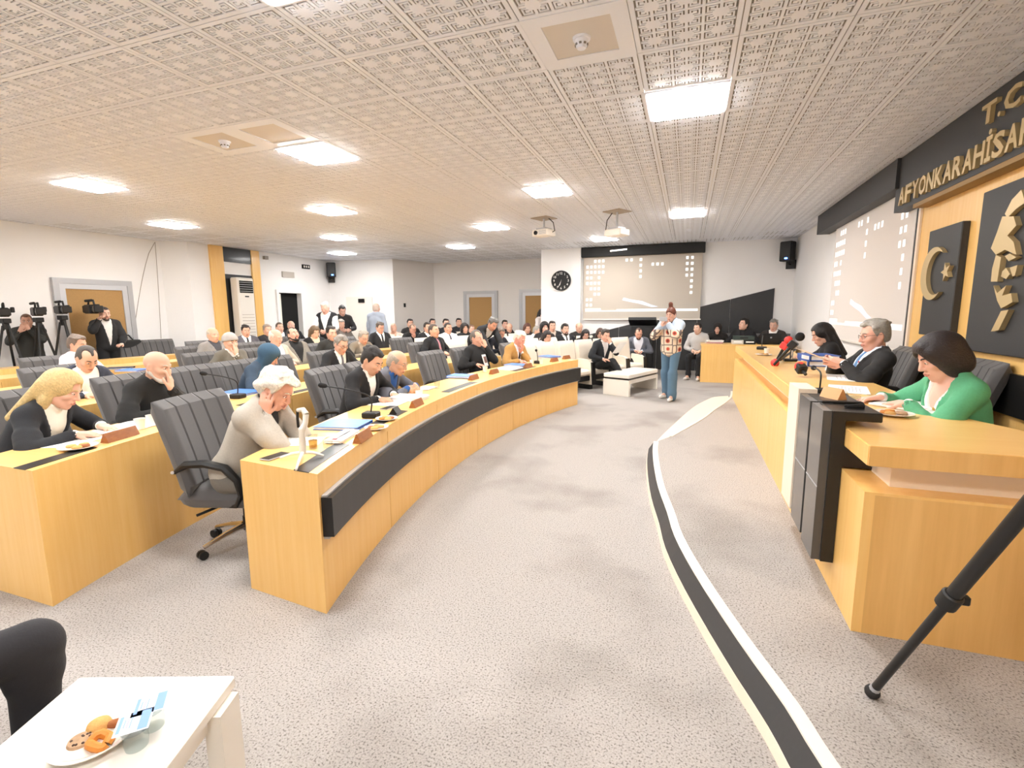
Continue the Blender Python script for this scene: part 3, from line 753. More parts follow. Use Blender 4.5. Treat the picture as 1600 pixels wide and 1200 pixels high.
# ceiling: slab above, and fretwork tiles hung from it
ceil = struct(MB().prism([(-12, YF - .3), (XR + .3, YF - .3), (XR + .3, YR + .3), (-12, YR + .3)], CEIL + .016, CEIL + .15), 'ceiling', mat('ceiling_bar', '#EFE8DF', .5))
TX, TY, TS = -1.58, 2.92, .6
DEP = .0065                                           # depth of the fretwork
def tile_mb(mb, cx, cy, full=True, gap=.003):
    """dark backing with raised white fretwork: frame, cell grid, square meander rings"""
    s = TS / 2 - gap; z = CEIL
    mb.box((cx, cy, z + DEP + .003), (2 * s, 2 * s, .006), 1)
    def bar(x0, y0, x1, y1, sides=True):
        P = [(cx + x, cy + y, zz) for zz in (z, z + DEP) for (x, y) in ((x0, y0), (x1, y0), (x1, y1), (x0, y1))]
        mb.add(P, [(3, 2, 1, 0), (0, 1, 5, 4), (1, 2, 6, 5), (2, 3, 7, 6), (3, 0, 4, 7)] if sides else [(3, 2, 1, 0)], 0)
    c = .091; H3 = 3 * c; g = .0085
    for sg in (1, -1):
        a_, b_ = sorted((sg * (H3 - g / 2), sg * s)); bar(a_, -s, b_, s); bar(-H3 + g / 2, a_, H3 - g / 2, b_)
    if not full: return mb
    for k in range(-2, 3):
        bar(k * c - g, -H3, k * c + g, H3); 
        for q in range(6): bar((q - 3) * c + g, k * c - g, (q - 2) * c - g, k * c + g)
    R1, R2, R3 = .0285, .0192, .0105
    for i in range(6):
        for j in range(6):
            x, y = (i - 2.5) * c, (j - 2.5) * c
            sx = -1 if i % 2 else 1; sy = -1 if j % 2 else 1       # towards the middle of each group of four
            bar(x - R1, y - R1, x - R2, y + R1); bar(x + R2, y - R1, x + R1, y + R1); bar(x - R2, y - R1, x + R2, y - R2); bar(x - R2, y + R2, x + R2, y + R1)
            bar(x - R3, y - R3, x + R3, y + R3)
            o = .5 * c - g
            a0, a1 = sorted((sx * R1, sx * o)); b0, b1 = sorted((sy * R1 * .1, sy * o)); bar(x + a0, y + b0, x + a1, y + b1, False)
            a0, a1 = sorted((sx * R1 * .1, sx * R1)); b0, b1 = sorted((sy * R1, sy * o)); bar(x + a0, y + b0, x + a1, y + b1, False)
            a0, a1 = sorted((sx * R3, sx * R2)); b0, b1 = sorted((-sy * R3 * .2, sy * R2)); bar(x + a0, y + b0, x + a1, y + b1, False)
    return mb
tile0 = tile_mb(MB(), 0, 0).mesh('ceiling_tile', [M_CEIL, M_SLOT])
tile1 = tile_mb(MB(), 0, 0, False)
for k in range(6):
    for q in range(6):
        xx, yy = (k - 2.5) * .091, (q - 2.5) * .091; tile1.add([(xx - .041, yy - .041, CEIL), (xx - .041, yy + .041, CEIL), (xx + .041, yy + .041, CEIL), (xx + .041, yy - .041, CEIL)], [(0, 1, 2, 3)], 0)
LIGHTS = {}; SPECIAL = {}
for j in (-6, -2, 2, 6, 10, 14):
    for i in range(-15, 5):
        if (j % 8 == 2 and i % 6 == 2) or (j % 8 == 6 and i % 6 == 5): LIGHTS[(i, j)] = 1
SPECIAL[(1, 0)] = 'detector'; SPECIAL[(-5, 1)] = 'detector'; SPECIAL[(-4, 1)] = 'blank'
tiles = []
for i in range(-18, 7):
    for j in range(-10, 21):
        cx, cy = TX + (i + .5) * TS, TY + (j + .5) * TS
        if cx < XL - .25 or cx > XR + .25 or cy < YF - .1 or cy > YR + .25 or (cy > 13.6 and (cx < -9 or cx > -3.5)): continue
        if (i, j) in LIGHTS or (i, j) in SPECIAL: continue
        d = sqrt(cx * cx + cy * cy + 2.7)
        v = np.array([cx, cy, CEIL - CAM_H]); c = _M.T @ v
        vis = c[2] < -.1 and abs(c[0] / -c[2]) < 1.3 and abs(c[1] / -c[2]) < 1.0
        tiles.append((d if vis else d + 100, cx, cy))
tiles.sort()
for d, cx, cy in tiles[:300]:
    o = obj('ceiling_tile', tile0, ceil, (cx, cy, 0))
far = MB()
for d, cx, cy in tiles[300:]:
    o = len(far.v)
    far.add([(v[0] + cx, v[1] + cy, v[2]) for v in tile1.v], tile1.f)
    far.m[-len(tile1.m):] = tile1.m
fo = far.build('distant_tiles', [M_CEIL, M_SLOT], ceil); fo['kind'] = 'stuff'
# lamps
fr = MB(); s = .3
for (a, b, c, d) in ((0, .283, .6, .034), (0, -.283, .6, .034), (.283, 0, .034, .532), (-.283, 0, .034, .532)): fr.box((a, b, -.004), (c, d, .016))
fr_me = fr.mesh('frame', M_CEIL)
df_me = MB().box((0, 0, -.012), (.53, .53, .024)).mesh('diffuser', M_LAMP)
LNAMES = {(2, 2): 'large square ceiling lamp nearest the dark name board', (-4, 2): 'square ceiling lamp right of the plain detector panel', (-10, 2): 'leftmost square ceiling lamp, above the television cameras',
          (-1, 6): 'square ceiling lamp above the left projector', (2, 6): '', (2, 10): 'square ceiling lamp above the right end of the back screen', (-1, 14): 'square ceiling lamp just in front of the screen housing',
          (-7, 6): 'second square lamp in the column above the doorway', (-10, 10): 'third square lamp in the column above the doorway', (-13, 14): 'farthest square lamp, near the corner loudspeaker',
          (-13, 6): 'square ceiling lamp above the air conditioner', (-4, 10): 'square ceiling lamp left of the left projector', (-7, 14): 'small far square lamp in front of the recessed wall'}
_ord = ['first', 'second', 'third', 'fourth', 'fifth', 'sixth', 'seventh']
for (i, j) in LIGHTS:
    cx, cy = TX + (i + .5) * TS, TY + (j + .5) * TS
    t = thing('ceiling_light', LNAMES.get((i, j)) or 'square ceiling lamp %s from the left wall in the %s lamp row' % (_ord[sorted(a for a, b in LIGHTS if b == j).index(i)], {-6: 'rearmost', -2: 'overhead', 2: 'nearest', 6: 'second', 10: 'third', 14: 'fourth'}[j]), 'ceiling light', (cx, cy, CEIL), 0, 'square ceiling lamps')
    obj('frame', fr_me, t); obj('diffuser', df_me, t)
def detector(i, j, head, label, cat='ceiling panel'):
    cx, cy = TX + (i + .5) * TS, TY + (j + .5) * TS
    t = thing('ceiling_panel', label, cat, (cx, cy, CEIL))
    m = MB()
    for (a, b, c, d) in ((0, .25, .6, .1), (0, -.25, .6, .1), (.25, 0, .1, .4), (-.25, 0, .1, .4)): m.box((a, b, .003), (c, d, .012))
    m.build('border', M_CEIL, t)
    MB().box((0, 0, .008), (.4, .4, .01)).build('centre_plate', mat('plate_grey', '#DAD3CB', .6), t)
    if head:
        d = thing('smoke_detector', 'white smoke detector in the middle of ' + head, 'smoke detector', (cx, cy, CEIL + .003))
        MB().lathe([(.0, -.012), (.052, -.012), (.056, 0)][::1], n=20).build('base', M_CEIL, d)
        MB().lathe([(.0, -.062), (.026, -.06), (.034, -.048), (.034, -.042), (.04, -.03), (.04, -.012), (0, -.012)], n=20).build('cap', M_CEIL, d)
        m = MB()
        for k in range(8):
            q = k * pi / 4; m.box((.0365 * cos(q), .0365 * sin(q), -.04), (.008, .014, .01), 0, q)
        m.build('slot', M_SLOT, d)
detector(1, 0, 'the large panel at the top', 'plain ceiling panel with border at the top, right of centre')
detector(-5, 1, 'the panel on the left', 'plain ceiling panel with border left of the bright lamp')
detector(-4, 1, None, 'plain ceiling panel without a detector beside the left lamp')
t = tag(MB().lathe([(0, -.05), (.03, -.05), (.045, -.02), (.05, 0)]).build('smoke_detector', M_CEIL, None, (-.05, 11.0, CEIL)), 'tiny round detector on the ceiling near the right projector', 'smoke detector')
# baseboard
M_BASE = mat('baseboard', '#B9B2AA', .5)
struct(MB().box(((XR - .01), 4, .05), (.02, 14, .1)), 'baseboard_right', M_BASE)
struct(MB().box((-.2, YB - .01, .05), (5, .02, .1)), 'baseboard_back', M_BASE)
struct(MB().box((XL + .01, 2.6, .05), (.02, 11, .1)), 'baseboard_left', M_BASE)
# ---------------------------------------------------------------- features of the left wall
def wallY(mb, x, y0, y1, z0, z1, d=.02, mi=0):   # slab on a wall facing +x
    return mb.box((x + d / 2, (y0 + y1) / 2, (z0 + z1) / 2), (d, abs(y1 - y0), z1 - z0), mi)
struct(wallY(MB(), XL2, 9.0, 9.36, 0, CEIL, .05), 'trim_1', M_WOOD)
struct(wallY(MB(), XL2, 10.2, 10.46, 0, CEIL, .05), 'trim_2', M_WOOD)
struct(wallY(MB(), XL2, 9.36, 10.2, 2.88, CEIL, .03), 'trim_3', M_BLACK)
struct(wallY(MB(), XL2, 9.36, 10.2, 0, 2.58, .012), 'trim_4', M_BLACK)
t = thing('air_conditioner', 'tall white floor-standing air conditioner between two yellow pilasters', 'air conditioner', (XL2 + .16, 9.74, 0))
MB().box((0, 0, 1.26), (.26, .5, 2.48), bev=.03).build('body', M_WHITE, t)
MB().box((.13, 0, 2.27), (.02, .4, .3)).build('outlet', M_DARK, t)
for k in range(5): MB().box((.145, 0, 2.16 + k * .055), (.012, .4, .012)).build('louvre', M_ALU, t)
MB().box((.134, 0, 2.03), (.01, .12, .03), bev=.004).build('display', M_PLASTIC, t)
for k in range(10): MB().box((.133, 0, .9 + k * .075), (.012, .36, .018)).build('grille_slat', mat('slat_beige', '#CFC6BA', .5), t)  # slats a little darker than the white body
def framed_door(name, label_kind, place, wdt, hgt, fw=.14, handle=True):
    """place(u, v, w): u along the wall, v up, w out of the wall"""
    def bx(mb, u0, u1, v0, v1, w0, w1):
        P = [place(u, v, ww) for ww in (w0, w1) for (u, v) in ((u0, v0), (u1, v0), (u1, v1), (u0, v1))]
        mb.add(P, [(0, 3, 2, 1), (4, 5, 6, 7), (0, 1, 5, 4), (1, 2, 6, 5), (2, 3, 7, 6), (3, 0, 4, 7)])
        return mb
    root = bx(MB(), 0, wdt, 0, hgt, .0, .02).build(name, M_ALU); root['kind'] = 'structure'
    for (u0, u1, v0, v1) in ((0, fw * .5, 0, hgt), (wdt - fw * .5, wdt, 0, hgt), (fw * .5, wdt - fw * .5, hgt - fw * .5, hgt)): bx(MB(), u0, u1, v0, v1, .02, .07).build('door_frame', M_ALU, root)
    for (u0, u1, v0, v1) in ((fw * .5, fw, 0, hgt - fw * .5), (wdt - fw, wdt - fw * .5, 0, hgt - fw * .5), (fw, wdt - fw, hgt - fw, hgt - fw * .5), (fw, wdt - fw, .0, .12)): bx(MB(), u0, u1, v0, v1, .02, .055).build('sash', mat('aluminium_light', '#C6C6C8', .4, metal=.3), root)
    bx(MB(), fw, wdt - fw, .12, hgt - fw, .02, .032).build('blind', M_TAN, root)
    if handle:
        h = bx(MB(), wdt - fw * .8, wdt - fw * .65, 1.0, 1.16, .055, .07); bx(h, wdt - fw * .95, wdt - fw * .5, 1.12, 1.14, .07, .1)
        h.build('door_handle', M_ALU, root)
    return root
framed_door('door_1', '', lambda u, v, w_: (XL + w_, 6.0 + u, v), 1.42, 2.3, .2)
framed_door('door_2', '', lambda u, v, w_: (-7.03 + u, YR - w_, v), 1.2, 2.28, .2)
framed_door('door_3', '', lambda u, v, w_: (-5.08 + u, YR - w_, v), 1.2, 2.3, .2)
# doorway to the dark corridor
mb = MB()
for (y0, y1, z0, z1) in ((10.97, 11.05, 0, 2.26), (11.9, 11.98, 0, 2.26), (11.05, 11.9, 2.18, 2.26)): wallY(mb, XL2, y0, y1, z0, z1, .05)
d4 = mb.build('door_4', M_WALL); d4['kind'] = 'structure'
MB().box((XL2 - .06, 11.12, 1.08), (.05, .14, 2.14)).build('door_leaf', M_WHITE, d4)
mb = MB(); P = [(-10.25, 13.262), (-9.35, 13.36)]
d5 = MB().add([(-10.3, 13.255, 0), (-9.4, 13.355, 0), (-9.4, 13.355, 2.1), (-10.3, 13.255, 2.1), (-10.3, 13.235, 0), (-9.4, 13.335, 0), (-9.4, 13.335, 2.1), (-10.3, 13.235, 2.1)], [(0, 1, 2, 3), (7, 6, 5, 4), (0, 4, 5, 1), (1, 5, 6, 2), (2, 6, 7, 3), (3, 7, 4, 0)]).build('door_5', M_WHITE); d5['kind'] = 'structure'
tag(MB().box((-9.75, 13.27, 1.98), (.2, .04, .12), rz=.11).build('exit_sign', M_DARK), 'small dark plate above the white door by the recess', 'sign')
tag(wallY(MB(), XL2, 11.25, 11.7, 2.62, 2.78, .03).build('wall_plate', mat('plate_pale', '#BDB5AC', .6)), 'pale grey rectangular plate on the wall above the doorway', 'sign')
t = tag(wallY(MB(), XL2, 12.05, 12.35, 2.92, 3.04, .04).build('exit_sign', M_DARK), 'small dark sign with white pictograms right of the pale plate', 'sign')
for k, yy in enumerate((12.11, 12.2, 12.29)): wallY(MB(), XL2 + .04, yy - .025, yy + .025, 2.95, 3.01, .003).build('pictogram', M_WHITE, t)
tag(MB().box((-8.55, 13.9, 1.83), (.04, .22, .12), rz=.3).build('wall_box', M_DARK), 'small dark box on the grey side wall of the recess', 'sign')
tag(wallY(MB(), XL2, 10.62, 10.74, 3.05, 3.14, .08).build('motion_sensor', mat('sensor_grey', '#8D857C', .5)), 'little grey sensor high beside the right yellow pilaster', 'sensor')
for k, (y1, z1) in enumerate(((7.35, 1.1), (7.95, 1.05))):
    pts = [(XL + .02, 8.05 + (y1 - 8.05) * q ** (.7 if k == 0 else 1.3), 3.2 + (z1 - 3.2) * q) for q in np.linspace(0, 1, 9)]
    tag(MB().tube(pts, .006, 5).build('cable', mat('cable_grey', '#A79D92', .6)), ['thin grey cable slanting left down the wall from the corner', 'thin grey cable hanging straighter down beside the corner'][k], 'cable')
def loudspeaker(label, loc, rz):
    t = thing('loudspeaker', label, 'loudspeaker', loc, rz)
    MB().box((.13, 0, .22), (.22, .27, .44), bev=.02).build('cabinet', M_BLACKM, t)
    MB().box((.245, 0, .24), (.012, .23, .36)).build('grille', M_PLASTIC, t)
    MB().tube([(.01, 0, .02), (.06, 0, -.05), (-.04, 0, -.06)], .018, 6).build('bracket', M_BLACKM, t)
    MB().box((-.06, 0, -.06), (.05, .2, .2)).build('wall_mount', M_BLACKM, t)
    m = mat('blue_led', '#3C6CFF', .4, emit=3)
    MB().box((.253, .03, .06), (.006, .06, .03)).build('indicator_light', m, t)
loudspeaker('black wall loudspeaker in the back right corner beside the screen', (2.16, 13.1, 2.7), radians(-125))
loudspeaker('black wall loudspeaker in the far left corner above the doorway', (-10.72, 13.12, 2.72), radians(-50))
# ---------------------------------------------------------------- back wall: clock, screen, graphite panels
t = thing('wall_clock', 'round black wall clock with white numerals on the white column', 'clock', (-3.22, 13.05, 2.41))
def yfrm(mb, poly, y0, d, mi=0): return mb.pmap(poly, d, lambda u, v, w_: (u, y0 - w_, v), mi)
circ = lambda r, n=32, c=(0, 0): [(c[0] + r * cos(2 * pi * k / n), c[1] + r * sin(2 * pi * k / n)) for k in range(n)]
yfrm(MB(), circ(.255), 0, .03).build('face', M_BLACKM, t)
mb = MB(); mb.lathe([(.245, 0), (.245, .045), (.265, .045), (.265, 0)], n=32, R=np.array([[1, 0, 0], [0, 0, -1], [0, 1, 0]])); mb.build('rim', M_PLASTIC, t)
_DG = bpy.context.evaluated_depsgraph_get
def text_mesh(txt, size, extrude=.0, name='letter', bold=0.):
    cu = bpy.data.curves.new('t', 'FONT'); cu.body = txt; cu.size = size; cu.extrude = extrude; cu.offset = bold; cu.resolution_u = 2
    o = bpy.data.objects.new('t', cu); COL.objects.link(o); dg = _DG(); dg.update()
    me = bpy.data.meshes.new_from_object(o.evaluated_get(dg)); bpy.data.objects.remove(o); bpy.data.curves.remove(cu)
    me.name = name; return me
def place_text(me, X, Y, org, center=True):
    """bakes text so that its x runs along X and its y along Y"""
    n = len(me.vertices); co = np.empty(n * 3, np.float32); me.vertices.foreach_get('co', co); co = co.reshape(-1, 3)
    if center:
        lo, hi = co.min(0), co.max(0); co[:, 0] -= (lo[0] + hi[0]) / 2; co[:, 1] -= (lo[1] + hi[1]) / 2
    X = np.array(X, float); Y = np.array(Y, float); Z = np.cross(X, Y)
    q = co[:, :1] * X + co[:, 1:2] * Y + co[:, 2:] * Z + np.array(org)
    me.vertices.foreach_set('co', q.astype(np.float32).ravel()); me.update(); return me
M_NUM = mat('numeral_white', '#E8E4DE', .5)
for k in range(1, 13):
    a = pi / 2 - k * pi / 6
    me = place_text(text_mesh(str(k), .085, .001, 'numeral', .001), (1, 0, 0), (0, 0, 1), (.195 * cos(a), -.034, .195 * sin(a))); me.materials.append(M_NUM)
    obj('numeral', me, t)
for nm, a, L, wd in (('hour_hand', pi / 2 - (6.57) * pi / 6, .13, .018), ('minute_hand', pi / 2 - 34 * pi / 30, .19, .013)):
    d = np.array([cos(a), sin(a)]); p = np.array([-d[1], d[0]])
    yfrm(MB(), [tuple(-d * .03 - p * wd / 2), tuple(d * L - p * wd / 3), tuple(d * L + p * wd / 3), tuple(-d * .03 + p * wd / 2)], -.036, .004).build(nm, M_NUM, t)
M_SCR = mat('projected_screen', '#C3B9AC', .8)
M_SCR2 = mat('projected_screen_near', '#DDD5CE', .8, emit=.012)  # faint emission stands for the projector light on this cloth
M_SCRW = mat('projected_icon', '#FFFFFF', .8, emit=.1)
M_SCRB = mat('projected_blue', '#D2DEF6', .8, emit=.06)
def screen(label, place, W, Hh, housing, nm='projection_screen'):
    """place(u,v,w); u 0..W left to right"""
    def bx(mb, u0, u1, v0, v1, w0, w1, mi=0):
        P = [place(u, v, ww) for ww in (w0, w1) for (u, v) in ((u0, v0), (u1, v0), (u1, v1), (u0, v1))]
        return mb.add(P, [(0, 3, 2, 1), (4, 5, 6, 7), (0, 1, 5, 4), (1, 2, 6, 5), (2, 3, 7, 6), (3, 0, 4, 7)], mi)
    t = thing(nm, label, 'projection screen', place(W / 2, 0, 0))
    base = np.array(place(W / 2, 0, 0)); old = place
    place = lambda u, v, w_: tuple(np.array(old(u, v, w_)) - base)
    bx(MB(), 0, W, 0, Hh, .0, .012).build('screen_cloth', M_SCR if W < 3 else M_SCR2, t)
    bx(MB(), -.02, W + .02, -.03, .0, -.002, .02).build('weight_bar', M_WHITE, t)
    r = random.Random(3)
    cols = [(.035, 9, 'L'), (.07, 9, 'L'), (.105, 8, 'L'), (.14, 7, 'L'), (.175, 3, 'L'), (.38, 1, 'L'), (.42, 1, 'L'), (.50, 4, 'L'), (.60, 1, 'h'), (.64, 1, 'h'), (.68, 1, 'h'), (.88, 4, 'L'), (.92, 7, 'L')]
    for (u, n, kd) in cols:
        for k in range(n):
            if kd == 'L' and u < .2 and r.random() < .25: continue
            v = Hh * (.93 - k * .088) if kd == 'L' else Hh * .85
            s = .03 * W / 3
            bx(MB(), u * W - s, u * W + s, v - s * 1.2, v + s * 1.2, .012, .014).build('desktop_icon', M_SCRW, t)
    mb = MB(); bx(mb, .02 * W, .98 * W, Hh * .12, Hh * .135, .012, .0135); bx(mb, .02 * W, .16 * W, Hh * .135, Hh * .17, .012, .0135); bx(mb, .3 * W, .98 * W, Hh * .135, Hh * .155, .012, .0135)
    mb.build('task_bar', M_SCRW, t)
    mb = MB(); P = [(.36, .34), (.42, .31), (.52, .28), (.60, .22), (.66, .19), (.60, .185), (.50, .24), (.42, .27), (.35, .30)][::-1]
    mb.pmap([(a * W, b * Hh) for a, b in P], .0015, lambda u, v, w_: place(u, v, .012 + w_)); mb.build('picture_shape', M_SCRB, t)
    return t
sc1 = screen('wide back-wall projection screen showing pale computer desktop with icons', lambda u, v, w_: (-2.64 + u, YB - .06 - w_, 1.40 + v), 2.92, 1.6, None)
t = thing('screen_housing', 'long black housing above the back-wall screen', 'screen housing', (-1.18, YB - .1, 3.11))
MB().box((0, 0, 0), (3.02, .18, .24), bev=.01).build('case', M_BLACKM, t)
MB().box((-.55, -.095, .02), (.42, .012, .03), R=rotm(0, 0, 0) @ np.array([[cos(.06), 0, -sin(.06)], [0, 1, 0], [sin(.06), 0, cos(.06)]])).build('light_strip', mat('strip_white', '#FFF8EE', .4, emit=.5), t)
# dark wedge-shaped cladding
pan = thing('wall_cladding', 'dark graphite wall cladding rising towards the right corner', 'wall panel', (0, YB, 0))
top = lambda x: 1.62 + .258 * (x - 0)
for (x0, x1) in ((-2.66, -1.7), (-1.69, -.74), (-.73, .215), (.225, .955), (.965, 1.9)):
    yfrm(MB(), [(x0, .1), (x1, .1), (x1, top(x1)), (x0, top(x0))], 0, .03).build('panel', M_GREYB, pan)
# standing black lectern by the wall
t = thing('lectern', 'plain black standing lectern against the dark cladding', 'lectern', (-1.05, 12.7, 0))
MB().box((0, 0, .62), (.52, .34, 1.2), bev=.01).build('body', M_BLACKM, t)
MB().box((0, -.02, 1.34), (.66, .44, .07), R=np.array([[1, 0, 0], [0, cos(.35), sin(.35)], [0, -sin(.35), cos(.35)]])).build('sloped_top', M_BLACKM, t)
MB().box((0, 0, .02), (.58, .4, .04)).build('plinth', M_BLACKM, t)
# ---------------------------------------------------------------- right wall: screen, sign board, boards
sc2 = screen('right-wall projection screen showing pale desktop with icons beside the dais', lambda u, v, w_: (XR - .03 - w_, 9.75 - u, 1.15 + v), 3.15, 1.78, None)
t = thing('screen_housing', 'long dark grey housing running above the right-wall screen', 'screen housing', (XR - .105, 8.55, 3.075))
MB().box((0, 0, .0), (.2, 3.55, .32)).build('case', M_GREYB, t)
struct(MB().box((XR - .02, 1.6, 1.62), (.04, 9.75, 2.2)), 'trim_5', M_WOOD)
struct(MB().box((XR - .03, 6.47, 1.5), (.06, .05, 2.3)), 'trim_6', M_CREAM)
struct(MB().box((XR - .025, 6.53, 1.5), (.05, .06, 2.3)), 'trim_7', M_BLACKM)
struct(MB().box((XR - .05, 2.0, .98), (.05, 8.9, .3)), 'trim_8', M_BLACK)
FX = 2.13
sg = thing('sign_board', 'long dark grey sign board with raised pale lettering above the dais', 'sign', (FX, 2.2, 2.95))
MB().box(((XR - FX) / 2, 0, .0), (XR - FX, 9.3, .57)).build('board', M_GREYB, sg)
MB().box(((XR - FX) / 2, -.25, -.3), (XR - FX - .01, 8.8, .05)).build('soffit_strip', mat('soffit_brown', '#9A7B4E', .6), sg)
def wall_text(txt, y0, y1, zb, hgt, par):
    n = len(txt); wd = [.55 if c in 'Iİ' else (.35 if c == '.' else 1.) for c in txt]; tot = sum(wd); y = y0; step = (y1 - y0) / tot
    for c, k in zip(txt, wd):
        me = text_mesh(c, 1., .0, 'letter', .028)
        co = np.empty(len(me.vertices) * 3, np.float32); me.vertices.foreach_get('co', co); co = co.reshape(-1, 3)
        lo, hi = co.min(0), co.max(0)
        me2 = text_mesh(c, 1., .03, 'letter', .028)
        co = np.empty(len(me2.vertices) * 3, np.float32); me2.vertices.foreach_get('co', co); co = co.reshape(-1, 3)
        cell = abs(step) * k * .9; sx = cell / max(hi[0] - lo[0], .05)
        if c in '.Iİ': sx = min(sx, hgt / .73 * .95)
        sz = hgt / .73
        u = (co[:, 0] - (lo[0] + hi[0]) / 2) * sx; v = co[:, 1] * sz; wv = co[:, 2] * .5
        yc = y + step * k / 2
        q = np.stack([-wv - .016, yc - u - 2.2, zb + v - 2.95], 1)
        me2.vertices.foreach_set('co', q.astype(np.float32).ravel()); me2.materials.append(M_GOLD); me2.update()
        obj('letter', me2, par); bpy.data.meshes.remove(me); y += step * k
wall_text('AFYONKARAHİSAR', 6.66, 4.40, 2.715, .175, sg)
wall_text('T.C.', 5.12, 4.52, 3.01, .15, sg)
xf = lambda x0: (lambda u, v, w_: (x0 - w_, u, v))     # u = y, v = z ; mirrored so list points clockwise seen from the room
t = thing('flag_board', 'upright dark grey board with gold crescent and star', 'wall emblem', (XR - .04, 5.76, 1.85))
MB().box((-.03, 0, 0), (.06, .62, 1.0), bev=.006).build('board', M_GREYB, t)
def crescent(R, r, off, n=28):
    P = []
    a0 = math.acos((R * R + off * off - r * r) / (2 * R * off))
    for k in range(n + 1):
        a = a0 + (2 * pi - 2 * a0) * k / n; P.append((R * cos(a), R * sin(a)))
    b0 = atan2(R * sin(a0), R * cos(a0) - off)
    for k in range(1, n):
        a = (2 * pi - b0) - (2 * pi - 2 * b0) * k / n; P.append((off + r * cos(a), r * sin(a)))
    return P
MB().pmap([(.06 - u * 1, v + .08) for u, v in crescent(.245, .2, .075)][::1], .035, lambda u, v, w_: (-.06 - w_, u, v)).build('crescent', M_GOLD, t)
st = [(-.19 - .085 * (1 if k % 2 == 0 else .4) * cos(pi * k / 5 + pi), .08 + .085 * (1 if k % 2 == 0 else .4) * sin(pi * k / 5 + pi)) for k in range(10)]
MB().pmap(st, .035, lambda u, v, w_: (-.06 - w_, u, v)).build('star', M_GOLD, t)
t = thing('relief_board', 'large dark grey board carrying abstract raised gold shards', 'wall relief', (XR - .04, 4.3, 1.89))
MB().box((-.025, 0, 0), (.05, 1.78, 1.27), bev=.006).build('board', M_GREYB, t)
def shard(pts):
    P = []
    for (px, py) in pts:
        d = ray(px, py); k = 2.19 / d[0]; P.append((d[1] * k - 4.3, CAM_H + d[2] * k - 1.89))
    a = sum(P[i][0] * P[(i + 1) % len(P)][1] - P[(i + 1) % len(P)][0] * P[i][1] for i in range(len(P)))
    if a > 0: P = P[::-1]
    MB().pmap(P, .035, lambda u, v, w_: (-.05 - w_, u, v)).build('gold_shard', M_GOLD, t)
for pts in ([(1600, 296), (1585, 312), (1574, 334), (1578, 340), (1592, 326), (1606, 316)], [(1570, 338), (1562, 362), (1552, 388), (1560, 398), (1574, 390), (1592, 398), (1588, 378), (1578, 368), (1592, 352), (1588, 338)],
            [(1560, 398), (1554, 420), (1552, 440), (1562, 440), (1568, 402)], [(1574, 400), (1580, 408), (1592, 402), (1582, 396)], [(1570, 424), (1576, 418), (1582, 428), (1576, 436), (1568, 432)],
            [(1582, 418), (1594, 414), (1590, 430), (1586, 432)], [(1556, 446), (1562, 458), (1576, 446), (1570, 462), (1584, 458), (1586, 472), (1568, 482), (1562, 470)], [(1568, 486), (1580, 484), (1572, 500), (1564, 516), (1552, 518), (1560, 502)]):
    shard(pts)
# ---------------------------------------------------------------- projectors on the ceiling
def projector(label, loc, rz, drop):
    t = thing('projector', label, 'projector', loc, rz)
    MB().box((0, 0, -.006), (.34, .34, .014)).build('ceiling_plate', mat('plate_taupe', '#B3A697', .6), t)  # mounting plate darker than the tiles around it
    MB().tube([(0, 0, 0), (0, 0, -drop)], .018, 8).build('pole', M_ALU, t)
    MB().box((0, 0, -drop - .02), (.2, .2, .03)).build('bracket', M_ALU, t)
    b = MB().box((0, 0, -drop - .09), (.26, .34, .11), bev=.015).build('case', M_WHITE, t)
    R = np.array([[0, 0, 1], [0, 1, 0], [-1, 0, 0]])
    MB().lathe([(.036, 0), (.036, .02), (.026, .02), (.022, .008), (0, .008)], (.13, -.08, -drop - .09), 16, R=R).build('lens', M_PLASTIC, t)
    m = MB()
    for k in range(5): m.box((.131, .06 + .0, -drop - .12 + k * .015), (.004, .16, .006))
    m.build('vent', M_ALU, t)
    MB().tube([(0, .1, -.01), (-.06, .16, -drop * .5), (-.05, .2, -drop - .06), (-.02, .16, -drop - .09)], .008, 6).build('cable', M_PLASTIC, t)
projector('white ceiling projector on the left, hung from a round pole', (-2.48, 8.73, CEIL), radians(-110), .17)
projector('white ceiling projector on the right, nearer the lamp over the screen', (-1.18, 8.6, CEIL), radians(60), .26)
# ---------------------------------------------------------------- stage
SZ = .15
edge = [(1.62, -1.2), (1.25, -.35), (.92, .5), (.66, 1.2), (.49, 1.64), (.42, 1.88), (.29, 2.23), (.12, 2.75), (0, 3.21), (-.06, 3.59), (-.15, 4.1), (-.22, 4.68), (-.265, 5.2), (-.28, 5.58)]
edge2 = [(-.13, 5.88), (.10, 6.57), (.28, 7.15), (.42, 7.72), (.60, 8.35), (.74, 8.98), (.80, 9.6)]
def smooth_line(P, n=3):
    out = []
    for i in range(len(P) - 1):
        p0, p1, p2, p3 = [np.array(P[min(max(k, 0), len(P) - 1)]) for k in (i - 1, i, i + 1, i + 2)]
        for q in range(n):
            t = q / n; out.append(tuple(.5 * ((2 * p1) + (-p0 + p2) * t + (2 * p0 - 5 * p1 + 4 * p2 - p3) * t * t + (-p0 + 3 * p1 - 3 * p2 + p3) * t ** 3)))
    return out + [tuple(P[-1])]
E1, E2 = smooth_line(edge), smooth_line(edge2)
poly = [(XR - .002, -1.2)] + [(XR - .002, 9.6)] + E2[::-1] + E1[::-1]
st = thing('stage', 'low carpeted dais platform with curved striped edge along the right wall', 'platform', (1.5, 4, 0))
def rel(P, o): return [(p[0] - o[0], p[1] - o[1]) for p in P]
MB().prism(rel(poly, (1.5, 4)), 0, SZ).build('platform', M_CARPET, st)
